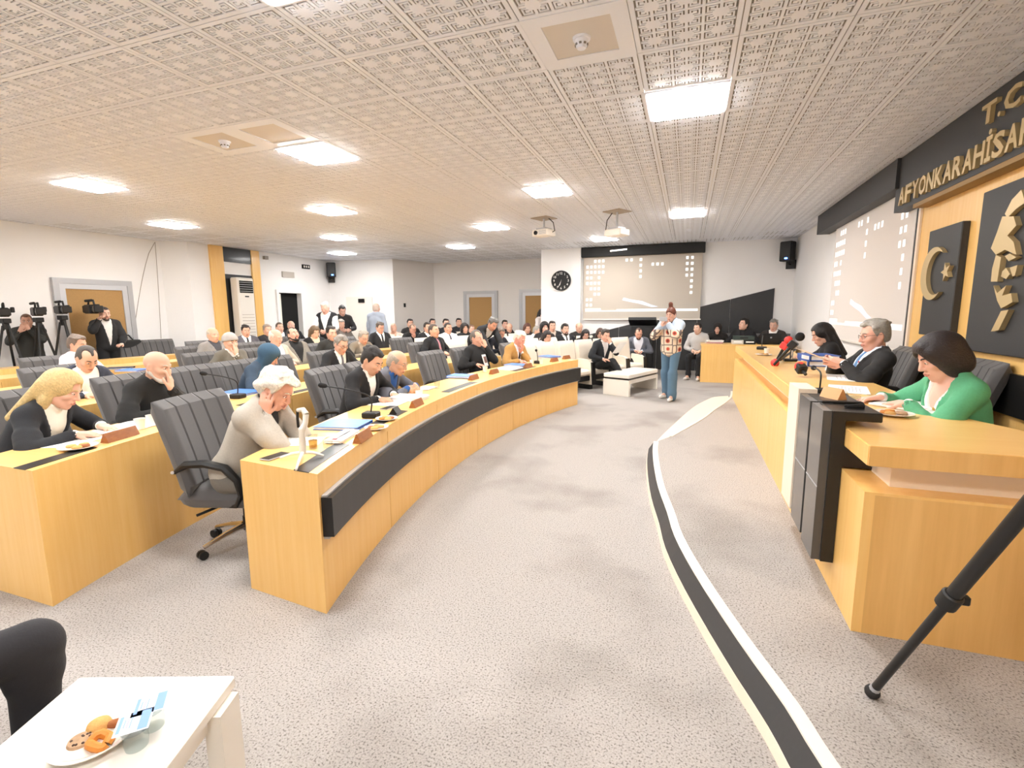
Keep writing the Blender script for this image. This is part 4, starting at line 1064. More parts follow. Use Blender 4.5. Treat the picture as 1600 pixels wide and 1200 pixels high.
def ribbon(L, offs, zs, mi=0):
    """sweeps a profile of (offset to the left of the line, z)"""
    mb = MB(); V = []
    for i, p in enumerate(L):
        a = np.array(L[max(i - 1, 0)]); b = np.array(L[min(i + 1, len(L) - 1)]); d = unit(b - a); nrm = np.array([-d[1], d[0]])
        for o, z in zip(offs, zs): V.append((p[0] + nrm[0] * o - 1.5, p[1] + nrm[1] * o - 4, z))
    n = len(offs); F = []
    for i in range(len(L) - 1):
        for k in range(n): F.append((i * n + k, i * n + (k + 1) % n, (i + 1) * n + (k + 1) % n, (i + 1) * n + k)[::-1])
    F += [tuple(range(n)), tuple(range((len(L) - 1) * n, len(L) * n))[::-1]]
    return mb.add(V, F, mi, False)
ribbon(E1, (0, .085, .078, 0), (0, 0, .06, .06)).build('cream_band', M_CREAM, st)
ribbon(E1, (0, .076, .022, 0), (.06, .06, .148, .148)).build('dark_band', M_GREYB, st)
ribbon(E1, (-.03, .024, .024, -.03), (.146, .146, .156, .156)).build('nosing', M_WHITE, st)
ribbon(E2, (-.02, .012, .012, -.02), (.0, .0, .156, .156)).build('side_nosing', M_WHITE, st)
lens = smooth_line([(-.29, 5.66), (-.29, 5.82), (-.22, 6.3), (-.12, 6.85), (.0, 7.5), (.16, 8.27), (.33, 8.85), (.5, 9.3), (.74, 9.5)])
o2 = smooth_line([(-.27, 5.62)] + [(x - .02, y) for x, y in edge2[:-1]] + [(.74, 9.4)])
mb = MB(); mb.prism(lens[::-1] + o2, 0, .08); tag(mb.build('step', M_CREAM), 'low cream lens-shaped step curving along the far stage edge', 'step')
# ---------------------------------------------------------------- dais desk
dd = thing('dais_desk', 'long yellow wooden dais desk on the stage', 'desk', (.77, 2.45, SZ))
def B(x0, x1, y0, y1, z0, z1): return ((x0 + x1) / 2 - .77, (y0 + y1) / 2 - 2.45, (z0 + z1) / 2 - SZ), (x1 - x0, y1 - y0, z1 - z0)
DZ = 1.02
for k in range(5):
    y0 = 2.452 + k * 1.29; MB().box(*B(.76, .80, y0, y0 + 1.286, SZ, .80)).build('front_panel', M_WOOD, dd)
MB().box(*B(.80, 1.62, 2.452, 2.49, SZ, .80)).build('end_panel', M_WOODD, dd)
MB().box(*B(.80, 1.35, 8.86, 8.9, SZ, .80)).build('end_panel', M_WOOD, dd)
mb = MB(); mb.box(*B(.76, .92, 2.452, 8.9, .80, .812)); mb.box(*B(.92, 1.64, 2.452, 2.62, .80, .812)); mb.build('ledge', M_WOOD, dd)
mb = MB(); mb.box(*B(.885, .91, 2.56, 8.8, .81, .93)); mb.box(*B(.91, 1.6, 2.56, 2.585, .81, .93)); mb.build('recessed_band', M_CREAM, dd)
mb = MB(); mb.prism(rel([(.765, 2.45), (1.80, 2.45), (1.56, 2.93), (1.42, 3.25), (1.40, 8.9), (.765, 8.9)], (.77, 2.45)), .93 - SZ, DZ - SZ, 0, 1)
mb.build('desktop', [M_WOOD, M_WOODT], dd)
MB().box(*B(.761, .766, 2.46, 8.88, .93, 1.015)).build('front_edge', M_WOOD, dd)
MB().box(*B(.762, 1.80, 2.445, 2.452, .932, 1.018)).build('oak_edge', M_WOODD, dd)
# side desk at the far end
sd = thing('clerk_desk', 'plain yellow wooden side desk beyond the far end of the dais', 'desk', (1.25, 12.1, 0))
MB().box((0, -.28, .41), (1.86, .04, .82)).build('front_panel', M_WOOD, sd)
for sx in (-.91, .91): MB().box((sx, 0, .41), (.04, .52, .82)).build('end_panel', M_WOOD, sd)
MB().box((0, 0, .84), (1.9, .62, .04)).build('desktop', M_WOODT, sd)
# rostrum made of upright boards fixed to the dais front
ro = thing('rostrum', 'slim rostrum of one cream and two black upright boards fixed to the dais front', 'rostrum', (.7, 3.2, 0))
def RB(x0, x1, y0, y1, z0, z1, bev=0): return MB().box(((x0 + x1) / 2 - .7, (y0 + y1) / 2 - 3.2, (z0 + z1) / 2), (x1 - x0, y1 - y0, z1 - z0), bev=bev)
RB(.655, .755, 3.37, 3.66, .36, 1.125).build('cream_board', M_CREAM, ro)
RB(.665, .755, 3.345, 3.372, .34, 1.10).build('spacer', M_BLACK, ro)
for nm, y0, y1, z0 in (('black_board', 3.08, 3.34, .33), ('black_board', 2.80, 3.04, .31)):
    b = RB(.66, .70, y0, y1, z0, 1.10).build(nm, mat('black_gloss_lit', '#4A4846', .25, coat=.4), ro)  # lighter grey paints the light caught by the black front face
    RB(.70, .757, y0 - .012, y1, z0 - .002, 1.102).build('edge', M_BLACK, b)
    RB(.658, .661, y0, y1, .70, .706).build('joint', M_ALU, b)
RB(.70, .91, 2.79, 3.34, 1.055, 1.10, .004).build('top_shelf', M_BLACK, ro)
mb = MB(); mb.pmap([(.757, .82), (.90, .82), (.757, .93)], .02, lambda u, v, w_: (u - .7, 2.79 + w_ - 3.2, v)); mb.build('bracket', M_BLACK, ro)
# ---------------------------------------------------------------- curved council desks
def desk(name_label, R0, af0, ab0, a1, band, seg=48, depth=.55, npan=6, trays=()):
    """af0/ab0: near-end angle at the front and the back, a1: far-end angle (radians)"""
    root = thing('council_desk', name_label, 'desk', (*pol(R0 + depth / 2, (af0 + a1) / 2), 0)); ox, oy = root.location[0], root.location[1]
    def arc(ra, rb, z0, z1, t0=0., t1=1., mi=0, mt=None, inset=0.):
        mb = MB(); n = max(3, int(seg * (t1 - t0)) + 1); V = []
        for i in range(n):
            t = t0 + (t1 - t0) * i / (n - 1)
            for (r, z) in ((ra, z0), (rb, z0), (rb, z1), (ra, z1)):
                k = (r - R0) / depth; a0 = af0 + (ab0 - af0) * min(max(k, 0), 1)
                p = pol(r, a0 + (a1 - a0) * t); V.append((p[0] - ox, p[1] - oy, z))
        F = []; 
        for i in range(n - 1):
            for k in range(4): F.append((i * 4 + k, (i + 1) * 4 + k, (i + 1) * 4 + (k + 1) % 4, i * 4 + (k + 1) % 4))
        F += [(0, 1, 2, 3), tuple((n - 1) * 4 + k for k in (3, 2, 1, 0))]
        mb.add(V, F, mi)
        if mt is not None:
            o = len(mb.m) - len(F)
            for i in range(n - 1): mb.m[o + i * 4 + 2] = mt
        return mb
    for k in range(npan): arc(R0, R0 + .03, 0, .742, k / npan + (.0004 if k else 0), (k + 1) / npan - .0004).build('front_panel', M_WOOD, root)
    arc(R0, R0 + depth, .742, .78, 0, 1, 0, 1).build('desktop', [M_WOOD, M_WOODT], root)
    e = .035 / (R0 * (af0 - a1))
    arc(R0 + .03, R0 + depth, 0, .742, 0, e).build('end_panel', M_WOOD, root)
    arc(R0 + .03, R0 + depth, 0, .742, 1 - e, 1).build('end_panel', M_WOOD, root)
    for k in range(1, npan): arc(R0 + .03, R0 + depth - .12, 0, .742, k / npan - e / 2, k / npan + e / 2).build('rib_panel', M_WOOD, root)
    for (t0, t1) in trays: arc(R0 + .055, R0 + .155, .778, .7825, t0, t1).build('cable_tray', M_BLACK, root)
    if band:
        arc(R0 - .06, R0 - .001, .43, .645, 0.003, .999).build('black_band', M_BLACK, root)
        arc(R0 - .03, R0 - .001, .415, .43, 0.004, .998).build('metal_line', M_ALU, root)
        arc(R0 - .03, R0 - .001, .645, .655, 0.004, .998).build('metal_line', M_ALU, root)
    return root
desk('front curved yellow council desk with a black band, nearest the dais', 10.35, radians(17.66), radians(16.4), radians(-18.0), True, trays=((.0, .085), (.17, .25), (.40, .52), (.70, .80)))
desk('second curved council desk, where the reader in navy sits', 11.9, radians(17.5), radians(16.7), radians(-17.2), False, trays=((.0, .06), (.25, .45)))
desk('third curved council desk, behind the person covering the mouth', 13.45, radians(15.2), radians(14.8), radians(-17.6), False)
desk('fourth curved council desk, in front of the air conditioner', 15.0, radians(10), radians(9.8), radians(-18.4), False)
desk('fifth curved council desk, rearmost along the left wall', 16.5, radians(8.5), radians(8.3), radians(-14), False)
desk('last low wooden desk front in front of the television cameras', 18.0, radians(6), radians(6), radians(-7.5), False, npan=3, depth=.36)
# ---------------------------------------------------------------- office chairs
def pad_mesh(name, W, Hh, D, lobes, fn, nu=30, nv=12, edge=.05):
    """closed cushion: lobed front, plain back; fn(u,v,w) places it"""
    mb = MB(); V = []
    def f(u, v):          # u,v in 0..1 ; rounding towards the borders
        a = min(u, 1 - u) * W; b = min(v, 1 - v) * Hh
        r = lambda d: sqrt(max(0, 1 - (1 - min(d / edge, 1)) ** 2))
        return r(a) * r(b)
    for side in (1, -1):
        for j in range(nv + 1):
            for i in range(nu + 1):
                u, v = i / nu, j / nv
                g = f(u, v); lob = 0
                if side == 1 and lobes:
                    ph = (u * lobes) % 1.0; ph = min(ph, 1 - ph)
                    lob = (min(ph / .06, 1) ** .6 - 1) * .02 * min(1, g * 1.6)
                V.append(fn((u - .5) * W, v * Hh, side * (D / 2) * g + lob))
    n = (nu + 1) * (nv + 1); F = []
    for s_ in (0, 1):
        for j in range(nv):
            for i in range(nu):
                q = [s_ * n + j * (nu + 1) + i, s_ * n + j * (nu + 1) + i + 1, s_ * n + (j + 1) * (nu + 1) + i + 1, s_ * n + (j + 1) * (nu + 1) + i]
                F.append(q if s_ == 0 else q[::-1])
    mb.add(V, F, 0, True)
    return mb
def back_fn(u, v, w_):
    t = v / .62
    x = -.21 - .17 * t ** 1.2 + .05 * (u / .31) ** 2 * (1 - .3 * t)
    return (x + w_ * .97, u, .44 + v * .96 + w_ * .22)
def make_chair(label):
    t = thing('office_chair', label, 'chair')
    pad_mesh('b', .62, .64, .12, 5, back_fn, 70, 10).build('backrest', M_FABRIC, t)
    pad_mesh('s', .56, .54, .16, 0, lambda u, v, w_: (-.27 + v, u, .41 + w_ + .02 * (v / .54)), 30, 20, .085).build('seat', M_FABRIC, t)
    for s_ in (1, -1):
        a = MB().tube([(-.25, .29 * s_, .60), (-.15, .315 * s_, .66), (.0, .325 * s_, .675), (.12, .32 * s_, .65), (.19, .31 * s_, .57), (.20, .30 * s_, .47), (.14, .27 * s_, .385), (.0, .2 * s_, .35)], [.018, .03, .033, .032, .028, .022, .017, .014], 8, flat=.8).build('armrest', M_PLASTIC, t)
        MB().tube([(-.27, .27 * s_, .59), (-.25, .315 * s_, .605)], .012, 6).build('bolt', M_CHROME, a)
    MB().box((0, 0, .335), (.26, .22, .05), bev=.01).build('tilt_plate', M_PLASTIC, t)
    MB().tube([(-.05, -.08, .33), (-.16, -.26, .30)], .009, 6).build('lever', M_PLASTIC, t)
    MB().lathe([(.028, .1), (.028, .2), (.022, .2), (.022, .32)], n=12).build('column', M_PLASTIC, t)
    for k in range(5):
        q = 2 * pi * k / 5 + .45; c, s2 = cos(q), sin(q)
        MB().tube([(.03 * c, .03 * s2, .135), (.15 * c, .15 * s2, .115), (.29 * c, .29 * s2, .078)], [.03, .024, .016], 8, flat=.7).build('leg', M_CHROME, t)
        m = MB()
        for o_ in (-.016, .016):
            P = np.array([.30 * c - s2 * o_, .30 * s2 + c * o_, .03]); ax = np.array([-s2, c, 0]) * .01
            m.tube([P - ax, P + ax], .029, 12)
        m.build('caster', M_PLASTIC, t)
    return t
chair0 = make_chair('x'); USED = [False]
def chair(R, a_or_p, label, rz=None, group='grey ribbed swivel chairs'):
    p = pol(R, a_or_p) if not isinstance(a_or_p, tuple) else a_or_p
    r = (a_or_p if rz is None else rz)
    if not USED[0]:
        USED[0] = True; chair0.location = (p[0], p[1], 0); chair0.rotation_euler[2] = r; tag(chair0, label, group=group); return chair0
    return copy_tree(chair0, (p[0], p[1], 0), r, label, group)
def back_at(px, py, R, label, turn=0, group='grey ribbed swivel chairs'):
    """chair whose back top shows at a pixel, back on radius R"""
    p = onR(px, py, R); a = ang(p); f = a + radians(turn)
    return chair(0, (p[0] + .34 * cos(f), p[1] + .34 * sin(f)), label, f, group)
chair(0, (-2.86, 2.47), 'grey ribbed swivel chair at the near end of the front desk', radians(12))
back_at(508, 580, 11.62, 'grey ribbed chair of the person in black jacket at the front desk')
back_at(565, 568, 11.62, 'grey ribbed chair of the person in the grey-blue blazer')
back_at(672, 548, 11.62, 'empty grey ribbed chair at the front desk, right of the grey-blue blazer')
back_at(722, 542, 11.62, 'grey ribbed chair of the person in black with a hand over the eyes')
back_at(797, 537, 11.55, 'grey ribbed chair of the person in the tan jacket')
back_at(15, 640, 13.1, 'grey ribbed chair of the reader in navy, cut by the left edge')
back_at(195, 592, 13.15, 'grey ribbed chair behind the person covering the mouth')
back_at(300, 577, 13.15, 'empty grey ribbed chair just right of the person covering the mouth')
back_at(366, 563, 13.15, 'empty grey ribbed chair left of the person in the teal headscarf')
back_at(425, 556, 13.15, 'grey ribbed chair of the person in the teal headscarf')
back_at(505, 548, 13.15, 'grey ribbed chair of the person in dark suit and grey tie')
back_at(655, 527, 13.15, 'grey ribbed chair of the person with the pink tie')
back_at(80, 577, 14.7, 'grey ribbed chair of the person in navy jacket at the left')
back_at(315, 545, 14.7, 'grey ribbed chair of the person in the grey knitted cap')
back_at(398, 540, 14.7, 'grey ribbed chair of the person in the pale beige jacket')
back_at(440, 537, 14.7, 'grey ribbed chair under the lolling person in the third row')
back_at(500, 534, 14.7, 'grey ribbed chair of the person in the dark coat, third row')
back_at(552, 531, 14.7, 'grey ribbed chair of the person in brown-grey, third row')
back_at(626, 531, 14.7, 'empty grey ribbed chair near the far end of the third row')
back_at(72, 560, 16.2, 'grey ribbed chair of the person in the pink shirt')
back_at(300, 538, 16.2, 'grey ribbed chair of the person in grey tweed')
back_at(392, 530, 16.2, 'empty grey ribbed chair beside the pale beige jacket, fourth row')
back_at(470, 527, 16.2, 'grey ribbed chair of the person in the beige scarf')
back_at(535, 521, 16.2, 'dark chair standing behind the dark suit and grey tie')
back_at(580, 519, 16.2, 'dark chair of the person with the black tie, fourth row')
back_at(312, 522, 17.7, 'grey chair back seen above the tweed jacket')
back_at(378, 522, 17.7, 'grey chair of the person in white shirt and black tie, fifth row')
back_at(410, 521, 17.7, 'grey chair of the left one of the two persons before the doorway')
back_at(431, 518, 17.7, 'grey chair of the right one of the two persons before the doorway')
back_at(205, 533, 19.2, 'left one of the two empty grey chairs by the wall, a bag behind')
back_at(246, 530, 19.2, 'right one of the two empty grey chairs by the left wall')
# the dais chairs
chair(0, (1.78, 3.3), 'dark swivel chair of the person in green, cut by the right edge', radians(165)); bpy.context.view_layer.update()
chair(0, (1.86, 4.85), 'dark swivel chair behind the person reading at the dais', radians(180))
chair(0, (1.85, 6.2), 'dark swivel chair of the person in black at the dais', radians(180))
for o in [o for o in SC.objects if o.name.startswith('office_chair') and o.location[0] > 1]: o.location[2] = SZ
chair(0, (.70, 12.70), 'black chair of the person in the black headscarf at the side desk', radians(-90))
chair(0, (1.30, 12.70), 'black chair of the person in plain black at the side desk', radians(-95))
chair(0, (1.90, 12.70), 'black chair of the person behind the open laptop', radians(-100))
# ---------------------------------------------------------------- white auditorium armchairs
def make_seat():
    t = thing('auditorium_seat', 'x', 'chair')
    pad_mesh('b', .56, .60, .13, 0, lambda u, v, w_: (-.20 - .13 * v + w_, u, .40 + v), 14, 8, .045).build('backrest', mat('white_leather', '#F1E6D6', .5, bump=.05, bscale=12), t)
    MB().box((.02, 0, .36), (.44, .46, .13), bev=.04).build('seat', mat('white_leather', '#F1E6D6'), t)
    for s_ in (1, -1):
        P = [(.26, .10), (.22, .55), (.14, .60), (-.14, .62), (-.20, .10)]
        a = MB().pmap(P, .05, lambda u, v, w_: (u, .255 * s_ + w_ * s_, v)).build('side_panel', mat('white_leather', '#F1E6D6'), t)
        MB().box((-.0, .28 * s_, .05), (.40, .06, .10)).build('foot', M_BLACK, a)
        MB().pmap([(.30, .10), (.255, .56), (.215, .56), (.255, .10)], .058, lambda u, v, w_: (u, .252 * s_ + w_ * s_, v)).build('black_edge', M_BLACK, a)
    MB().box((.02, 0, .24), (.40, .45, .1)).build('seat_underside', M_BLACK, t)
    return t
seat0 = make_seat(); SUSED = [False]; SEATS = []
def wseat(p, rz, label, group='white upholstered auditorium seats'):
    SEATS.append(p)
    if not SUSED[0]:
        SUSED[0] = True; seat0.location = (p[0], p[1], 0); seat0.rotation_euler[2] = rz; tag(seat0, label, group=group); return
    copy_tree(seat0, (p[0], p[1], 0), rz, label, group)
ORD = ['first', 'second', 'third', 'fourth', 'fifth', 'sixth', 'seventh', 'eighth', 'ninth', 'tenth', 'eleventh']
rows = [(11.3, -18.8, -37.5, 'first'), (12.45, -20.2, -37, 'second'), (13.6, -20.6, -37.5, 'third'), (14.75, -20.8, -43, 'fourth'), (15.9, -21, -41, 'fifth'), (17.05, -20.6, -38, 'sixth'), (18.2, -22, -35, 'seventh')]
for (R, a0, a1, nm) in rows:
    st_ = degrees_step = math.degrees(.61 / R); a = a0; k = 0
    while a > a1:
        p = pol(R, radians(a))
        ok = (p[1] < 12.55) if p[0] > -4.1 else (p[1] < 14.65 and p[0] > -8.0)
        if p[0] > -1.0 : ok = False
        if ok:
            wseat(p, radians(a), '%s white upholstered seat from the near end of the %s white row' % (ORD[k], nm))
            k += 1
        a -= st_
# bench and low table
def white_bench(label, loc, rz, L, W, H_, nm, cat):
    t = thing(nm, label, cat, loc, rz)
    MB().box((0, 0, H_ - .04), (L, W, .08), bev=.015).build('top', M_WHITE, t)
    MB().box((0, 0, H_ - .095), (L - .04, W - .04, .035)).build('dark_gap', M_BLACK, t)
    MB().box((0, 0, H_ - .145), (L - .09, W - .01, .07)).build('apron', M_WHITE, t)
    for s_ in (1, -1): MB().box((s_ * (L / 2 - .03), 0, (H_ - .112) / 2), (.06, W, H_ - .112)).build('end_panel', M_WHITE, t)
    return t
bd = unit(np.array([.36, .93])); bn = np.array([bd[1], -bd[0]])
c = np.array([-1.24, 9.42]) + bd * .62
white_bench('white bench with a dark gap under its top before the white seats', (c[0], c[1], 0), atan2(bd[1], bd[0]), 1.25, .55, .42, 'bench', 'bench')
td = np.array([.94, .34]); tn = np.array([.34, -.94])
c = np.array([-1.555, .95]) + tn * .46
tb = thing('coffee_table', 'low white table at the lower left with a plate of cookies', 'table', (c[0], c[1], 0), atan2(td[1], td[0]))
MB().box((0, 0, .43), (.50, .95, .04), bev=.006).build('table_top', M_WHITE, tb)
for s_ in (1, -1):
    MB().box((s_ * .215, 0, .385), (.03, .87, .05)).build('apron', M_WHITE, tb)
    for q in (1, -1): MB().box((s_ * .215 + s_ * .03, q * .40, .205), (.05, .1, .41)).build('leg', M_WHITE, tb)
MB().box((0, 0, .14), (.42, .80, .025)).build('shelf', M_WHITE, tb)
# ---------------------------------------------------------------- people
def solve(z, build, lo=-10, hi=42):
    """lean that puts the head centre at height z"""
    zz = lambda l: build(l).H.t[2]
    if zz(lo) <= z: return lo
    for _ in range(14):
        m = (lo + hi) / 2
        if zz(m) > z: lo = m
        else: hi = m
    return (lo + hi) / 2
def arms(preset, P, dz):
    hx, hy, hz = P.H.t; kw = {}
    if preset == 'desk':
        kw = dict(L=(hx + .13, .13, dz + .035), R=(hx + .13, -.13, dz + .035), dirL=(.8, -.45, -.12), dirR=(.8, .45, -.12), eL=(-.2, .9, -.5), eR=(-.2, -.9, -.5))
    elif preset == 'clasp':
        kw = dict(L=(hx + .16, .07, dz + .06), R=(hx + .14, -.08, dz + .05), dirL=(.55, -.75, -.05), dirR=(.6, .75, -.1), palmL=(-.6, -.4, -.6), palmR=(-.6, .4, -.6), curl=.9, eL=(-.2, .9, -.5), eR=(-.2, -.9, -.5))
    elif preset == 'cheeks':
        w1, w2 = P.H.p((.045, .088, -.155)), P.H.p((.045, -.088, -.155))
        kw = dict(L=w1, R=w2, dirL=P.H.p((.0, .098, .0)) - w1, dirR=P.H.p((.0, -.098, .0)) - w2, palmL=P.HR @ np.array([-.2, -1, 0]), palmR=P.HR @ np.array([-.2, 1, 0]), curl=.25, eL=(.6, .25, -1), eR=(.6, -.25, -1))
    elif preset in ('chin', 'face', 'mouth'):
        tgt = {'chin': (.10, .03, -.20), 'face': (.155, .05, -.12), 'mouth': (.15, -.02, -.165)}[preset]
        w1 = P.H.p(tgt)
        kw = dict(L=w1, R=(hx + .10, -.14, dz + .035), dirL=P.H.p((.112, .0, {'chin': -.085, 'face': .03, 'mouth': -.05}[preset])) - w1, palmL=P.HR @ np.array([-1, -.2, .1]), curl=.7 if preset == 'chin' else .3, eL=(.4, .5, -1), dirR=(.8, .45, -.12), eR=(-.2, -.9, -.5))
    elif preset == 'hold':
        kw = dict(L=(hx + .24, .10, dz + .10), R=(hx + .24, -.10, dz + .10), dirL=(.75, -.4, .1), dirR=(.75, .4, .1), palmL=(0, -1, .2), palmR=(0, 1, .2), curl=.6, eL=(-.3, .8, -.6), eR=(-.3, -.8, -.6))
    elif preset == 'phone':
        kw = dict(L=P.H.p((.19, .03, -.13)), R=P.H.p((.21, -.10, -.16)), dirL=(.3, -.5, .8), dirR=(.3, .45, .8), palmL=(-.8, -.4, 0), palmR=(-.7, .6, 0), curl=.8, eL=(.1, .7, -1), eR=(.1, -.7, -1))
    elif preset == 'arms_down':
        kw = dict(L=(.1, .25, .72), R=(.1, -.25, .72), dirL=(.1, 0, -1), dirR=(.1, 0, -1), palmL=(0, -1, 0), palmR=(0, 1, 0))
    elif preset == 'aside':
        kw = dict(L=(hx + .13, .01, dz + .035), R=(hx + .19, -.19, dz + .035), dirL=(.6, -.75, -.12), dirR=(.9, .05, -.12), eL=(-.2, .9, -.5), eR=(-.2, -.9, -.5))
    elif preset == 'shoulder':
        kw = dict(L=(.28, .12, .98), R=(hx + .22, -.17, hz - .10), dirL=(.6, -.7, 0), dirR=(.8, .1, .5), curl=.8, eR=(.3, -.6, -1))
    elif preset == 'lap':
        kw = dict(L=(.26, .08, .66), R=(.25, -.07, .67), dirL=(.6, -.7, -.2), dirR=(.6, .7, -.1), curl=.7)
    elif preset == 'low':       # hands hidden behind things
        kw = dict(L=(hx + .2, .16, .72), R=(hx + .2, -.16, .72))
    return kw
def put(label, p, face, kind='sit', preset='desk', dz=.78, base=0., seat=.47, quant=0, key=None, lean=None, hpose=None, h=.012, group=None, z_free=False, **kw):
    """seats (or stands) a person so that the head centre is at the point p"""
    pk = {k: kw.pop(k) for k in ('nod', 'yaw', 'roll', 'twist', 'w', 'fat', 'legs', 'headk', 'neck', 'side', 'legw', 'ph') if k in kw}
    if hpose: pk.update(hpose)
    mk = lambda l, **a: Pose(kind, lean=l, seat=seat, **{**pk, **a})
    z = p[2] - base
    l = solve(z, mk) if lean is None else lean
    if quant: l = round(l / quant) * quant
    P0 = mk(l); P = mk(l, **arms(preset, P0, dz))
    sc = z / P.H.t[2]; sc = min(max(sc, .88), 1.12)
    f = radians(face); hx, hy = P.H.t[0] * sc, P.H.t[1] * sc
    loc = (p[0] - hx * cos(f) + hy * sin(f), p[1] - hx * sin(f) - hy * cos(f), base)
    if key: key = (key, kind, preset, round(l), seat, tuple(sorted(pk.items())))
    r = person(label, loc, face, P, key=key, h=h, group=group, scale=None if abs(sc - 1) < .004 else sc, **kw)
    return r, P
def fd(p, turn=0): return math.degrees(ang(p)) + turn
# ---- front desk
p = onR(433, 607, 10.9)
GREY_MAN = put('person in pale grey suit resting both cheeks on the hands at the front desk', p, fd(p, 0), preset='cheeks', nod=22, h=.0075, hair='white', haircol='#DDD5C8', jacket='#B3ACA0', shirt='#34363C', trousers='#77726A', sk='#E4A88E', vneck=(.24, .24), fat=1.12)
p = onR(582, 563, 10.95)
put('person in black jacket and open white collar writing at the front desk', p, fd(p, -4), nod=22, yaw=-4, h=.009, hair='short', haircol='#241E1C', jacket='#26262A', shirt='#F6F2EE', sk='#DDA784', vneck=(.2, .25))
p = onR(621, 566, 10.95)
put('person in grey-blue blazer, blue shirt and glasses with clasped hands', p, fd(p, 4), preset='clasp', nod=4, yaw=2, h=.009, hair='ring', haircol='#B5A898', glasses='#8A8480', jacket='#6B6E78', shirt='#2E62AC', sk='#E3AE88', fat=1.15, vneck=(.2, .3), sleeve=.8)
p = onR(745, 528, 11.32)
put('person all in black leaning back with a hand over the eyes, front desk', p, fd(p, -8), preset='face', nod=10, h=.0105, hair='recede', haircol='#6A625C', jacket='#242426', shirt='#242426', vneck=None, lapel=False, sk='#E0A184', fat=1.15)
p = onR(812, 529, 11.0)
put('person in a tan jacket and dark tie holding the chin at the front desk', p, fd(p, -4), preset='chin', nod=16, h=.0105, hair='short', haircol='#E4DACB', jacket='#B48A4E', shirt='#EDEAF0', tie='#3A3A44', sk='#E09580', fat=1.12)
# ---- second row
p = onR(97, 607, 12.45)
put('person in dark navy blazer and white top reading at the second desk', p, fd(p, 14), nod=12, yaw=8, h=.008, hair='longfront', haircol='#D6B980', jacket='#33353D', shirt='#F3EEDF', w=.92, sk='#E8B598', vneck=(.16, .3), legs='sit')
p = onR(246, 572, 12.45)
put('person in black jacket covering the mouth with one hand, second desk', p, fd(p, 6), preset='mouth', nod=4, yaw=2, h=.0085, hair=None, haircol='#8A7F76', beard='#D5CEC6', jacket='#2B2A2B', shirt='#2A2A2C', vneck=None, lapel=False, sk='#E0AE90', fat=1.15)
p = onR(420, 556, 12.6)
put('person in a teal headscarf and dark vest turned towards a neighbour', p, fd(p, 12), nod=18, yaw=12, h=.0105, hair='hijab', haircol='#3C5A70', jacket='#37485A', shirt=None, vneck=None, lapel=False, w=.94, sk='#E0A890')
p = onR(533, 538, 12.6)
put('person in dark suit, glasses and grey tie with lowered head, second desk', p, fd(p, -8), nod=14, yaw=-6, h=.0105, hair='short', haircol='#8C857C', glasses='#3A3634', jacket='#2C2D31', shirt='#F0ECE6', tie='#6D6C74', sk='#E4AE90', fat=1.1)
p = onR(678, 517, 13.0)
put('upright person in black suit, grey shirt and pink tie, second row', p, fd(p, 0), nod=0, yaw=0, h=.012, hair='crop', haircol='#4A4039', jacket='#26262A', shirt='#35353C', tie='#C88A94', sk='#E0A884')
p = onR(782, 520, 12.6)
put('person in a navy sweater bent over papers behind the tan jacket', p, fd(p, -6), nod=24, h=.012, hair='crop', haircol='#7C6F66', jacket='#2B2F3E', shirt=None, vneck=None, lapel=False, sk='#DDA284')
# ---- third row
p = onR(136, 560, 13.95)
put('person in navy jacket over white shirt looking down near the left edge', p, fd(p, -6), nod=24, yaw=-4, h=.01, hair='recede', haircol='#4A433F', jacket='#3A4152', shirt='#F5F1EA', sk='#E0AE90', fat=1.1, vneck=(.14, .34))
p = onR(360, 534, 14.25)
CAP_P = p
put('person in a grey knitted cap with sunglasses on it, hands clasped at the mouth', p, fd(p, -6), preset='mouth', nod=10, h=.0105, hair='cap', haircol='#B7B2AE', jacket='#6E6A60', shirt='#E8E4DC', w=.94, sk='#E6B498', vneck=(.2, .24))
p = onR(431, 527, 14.2)
put('person in a pale beige jacket right behind the teal headscarf', p, fd(p, 4), nod=16, h=.012, hair='ring', haircol='#E6DED2', jacket='#BDB4A4', shirt='#DDE2F2', sk='#EBAE96', fat=1.1)
p = onR(458, 523, 14.6)
put('person in open grey jacket and black top lolling back, third row', p, fd(p, -8), preset='lap', nod=-14, h=.012, hair='recede', haircol='#2A2422', beard='#2E2623', jacket='#8C867C', shirt='#2B2A2C', sk='#E0A488', vneck=(.14, .34))
p = onR(518, 521, 14.3)
put('person in a dark coat sitting upright behind the grey tie, third row', p, fd(p, -14), nod=6, h=.013, key='m', quant=5, hair='short', haircol='#221D1B', jacket='#34332F', shirt='#34332F', sk='#E0AA8E')
p = onR(568, 527, 14.2)
put('person in brown-grey jacket and glasses right of the dark coat', p, fd(p, -8), nod=8, h=.012, hair='short', haircol='#A0988C', glasses='#6A6462', jacket='#8A8072', shirt='#B8AFA2', sk='#E2AC90')
p = onR(700, 513, 14.2)
put('person in white jacket and grey tie right of the pink tie', p, fd(p, -10), nod=4, h=.012, hair='crop', haircol='#3A302B', beard=None, jacket='#F3F0EE', shirt='#E8E6EA', tie='#4E4A52', sk='#D9A180')
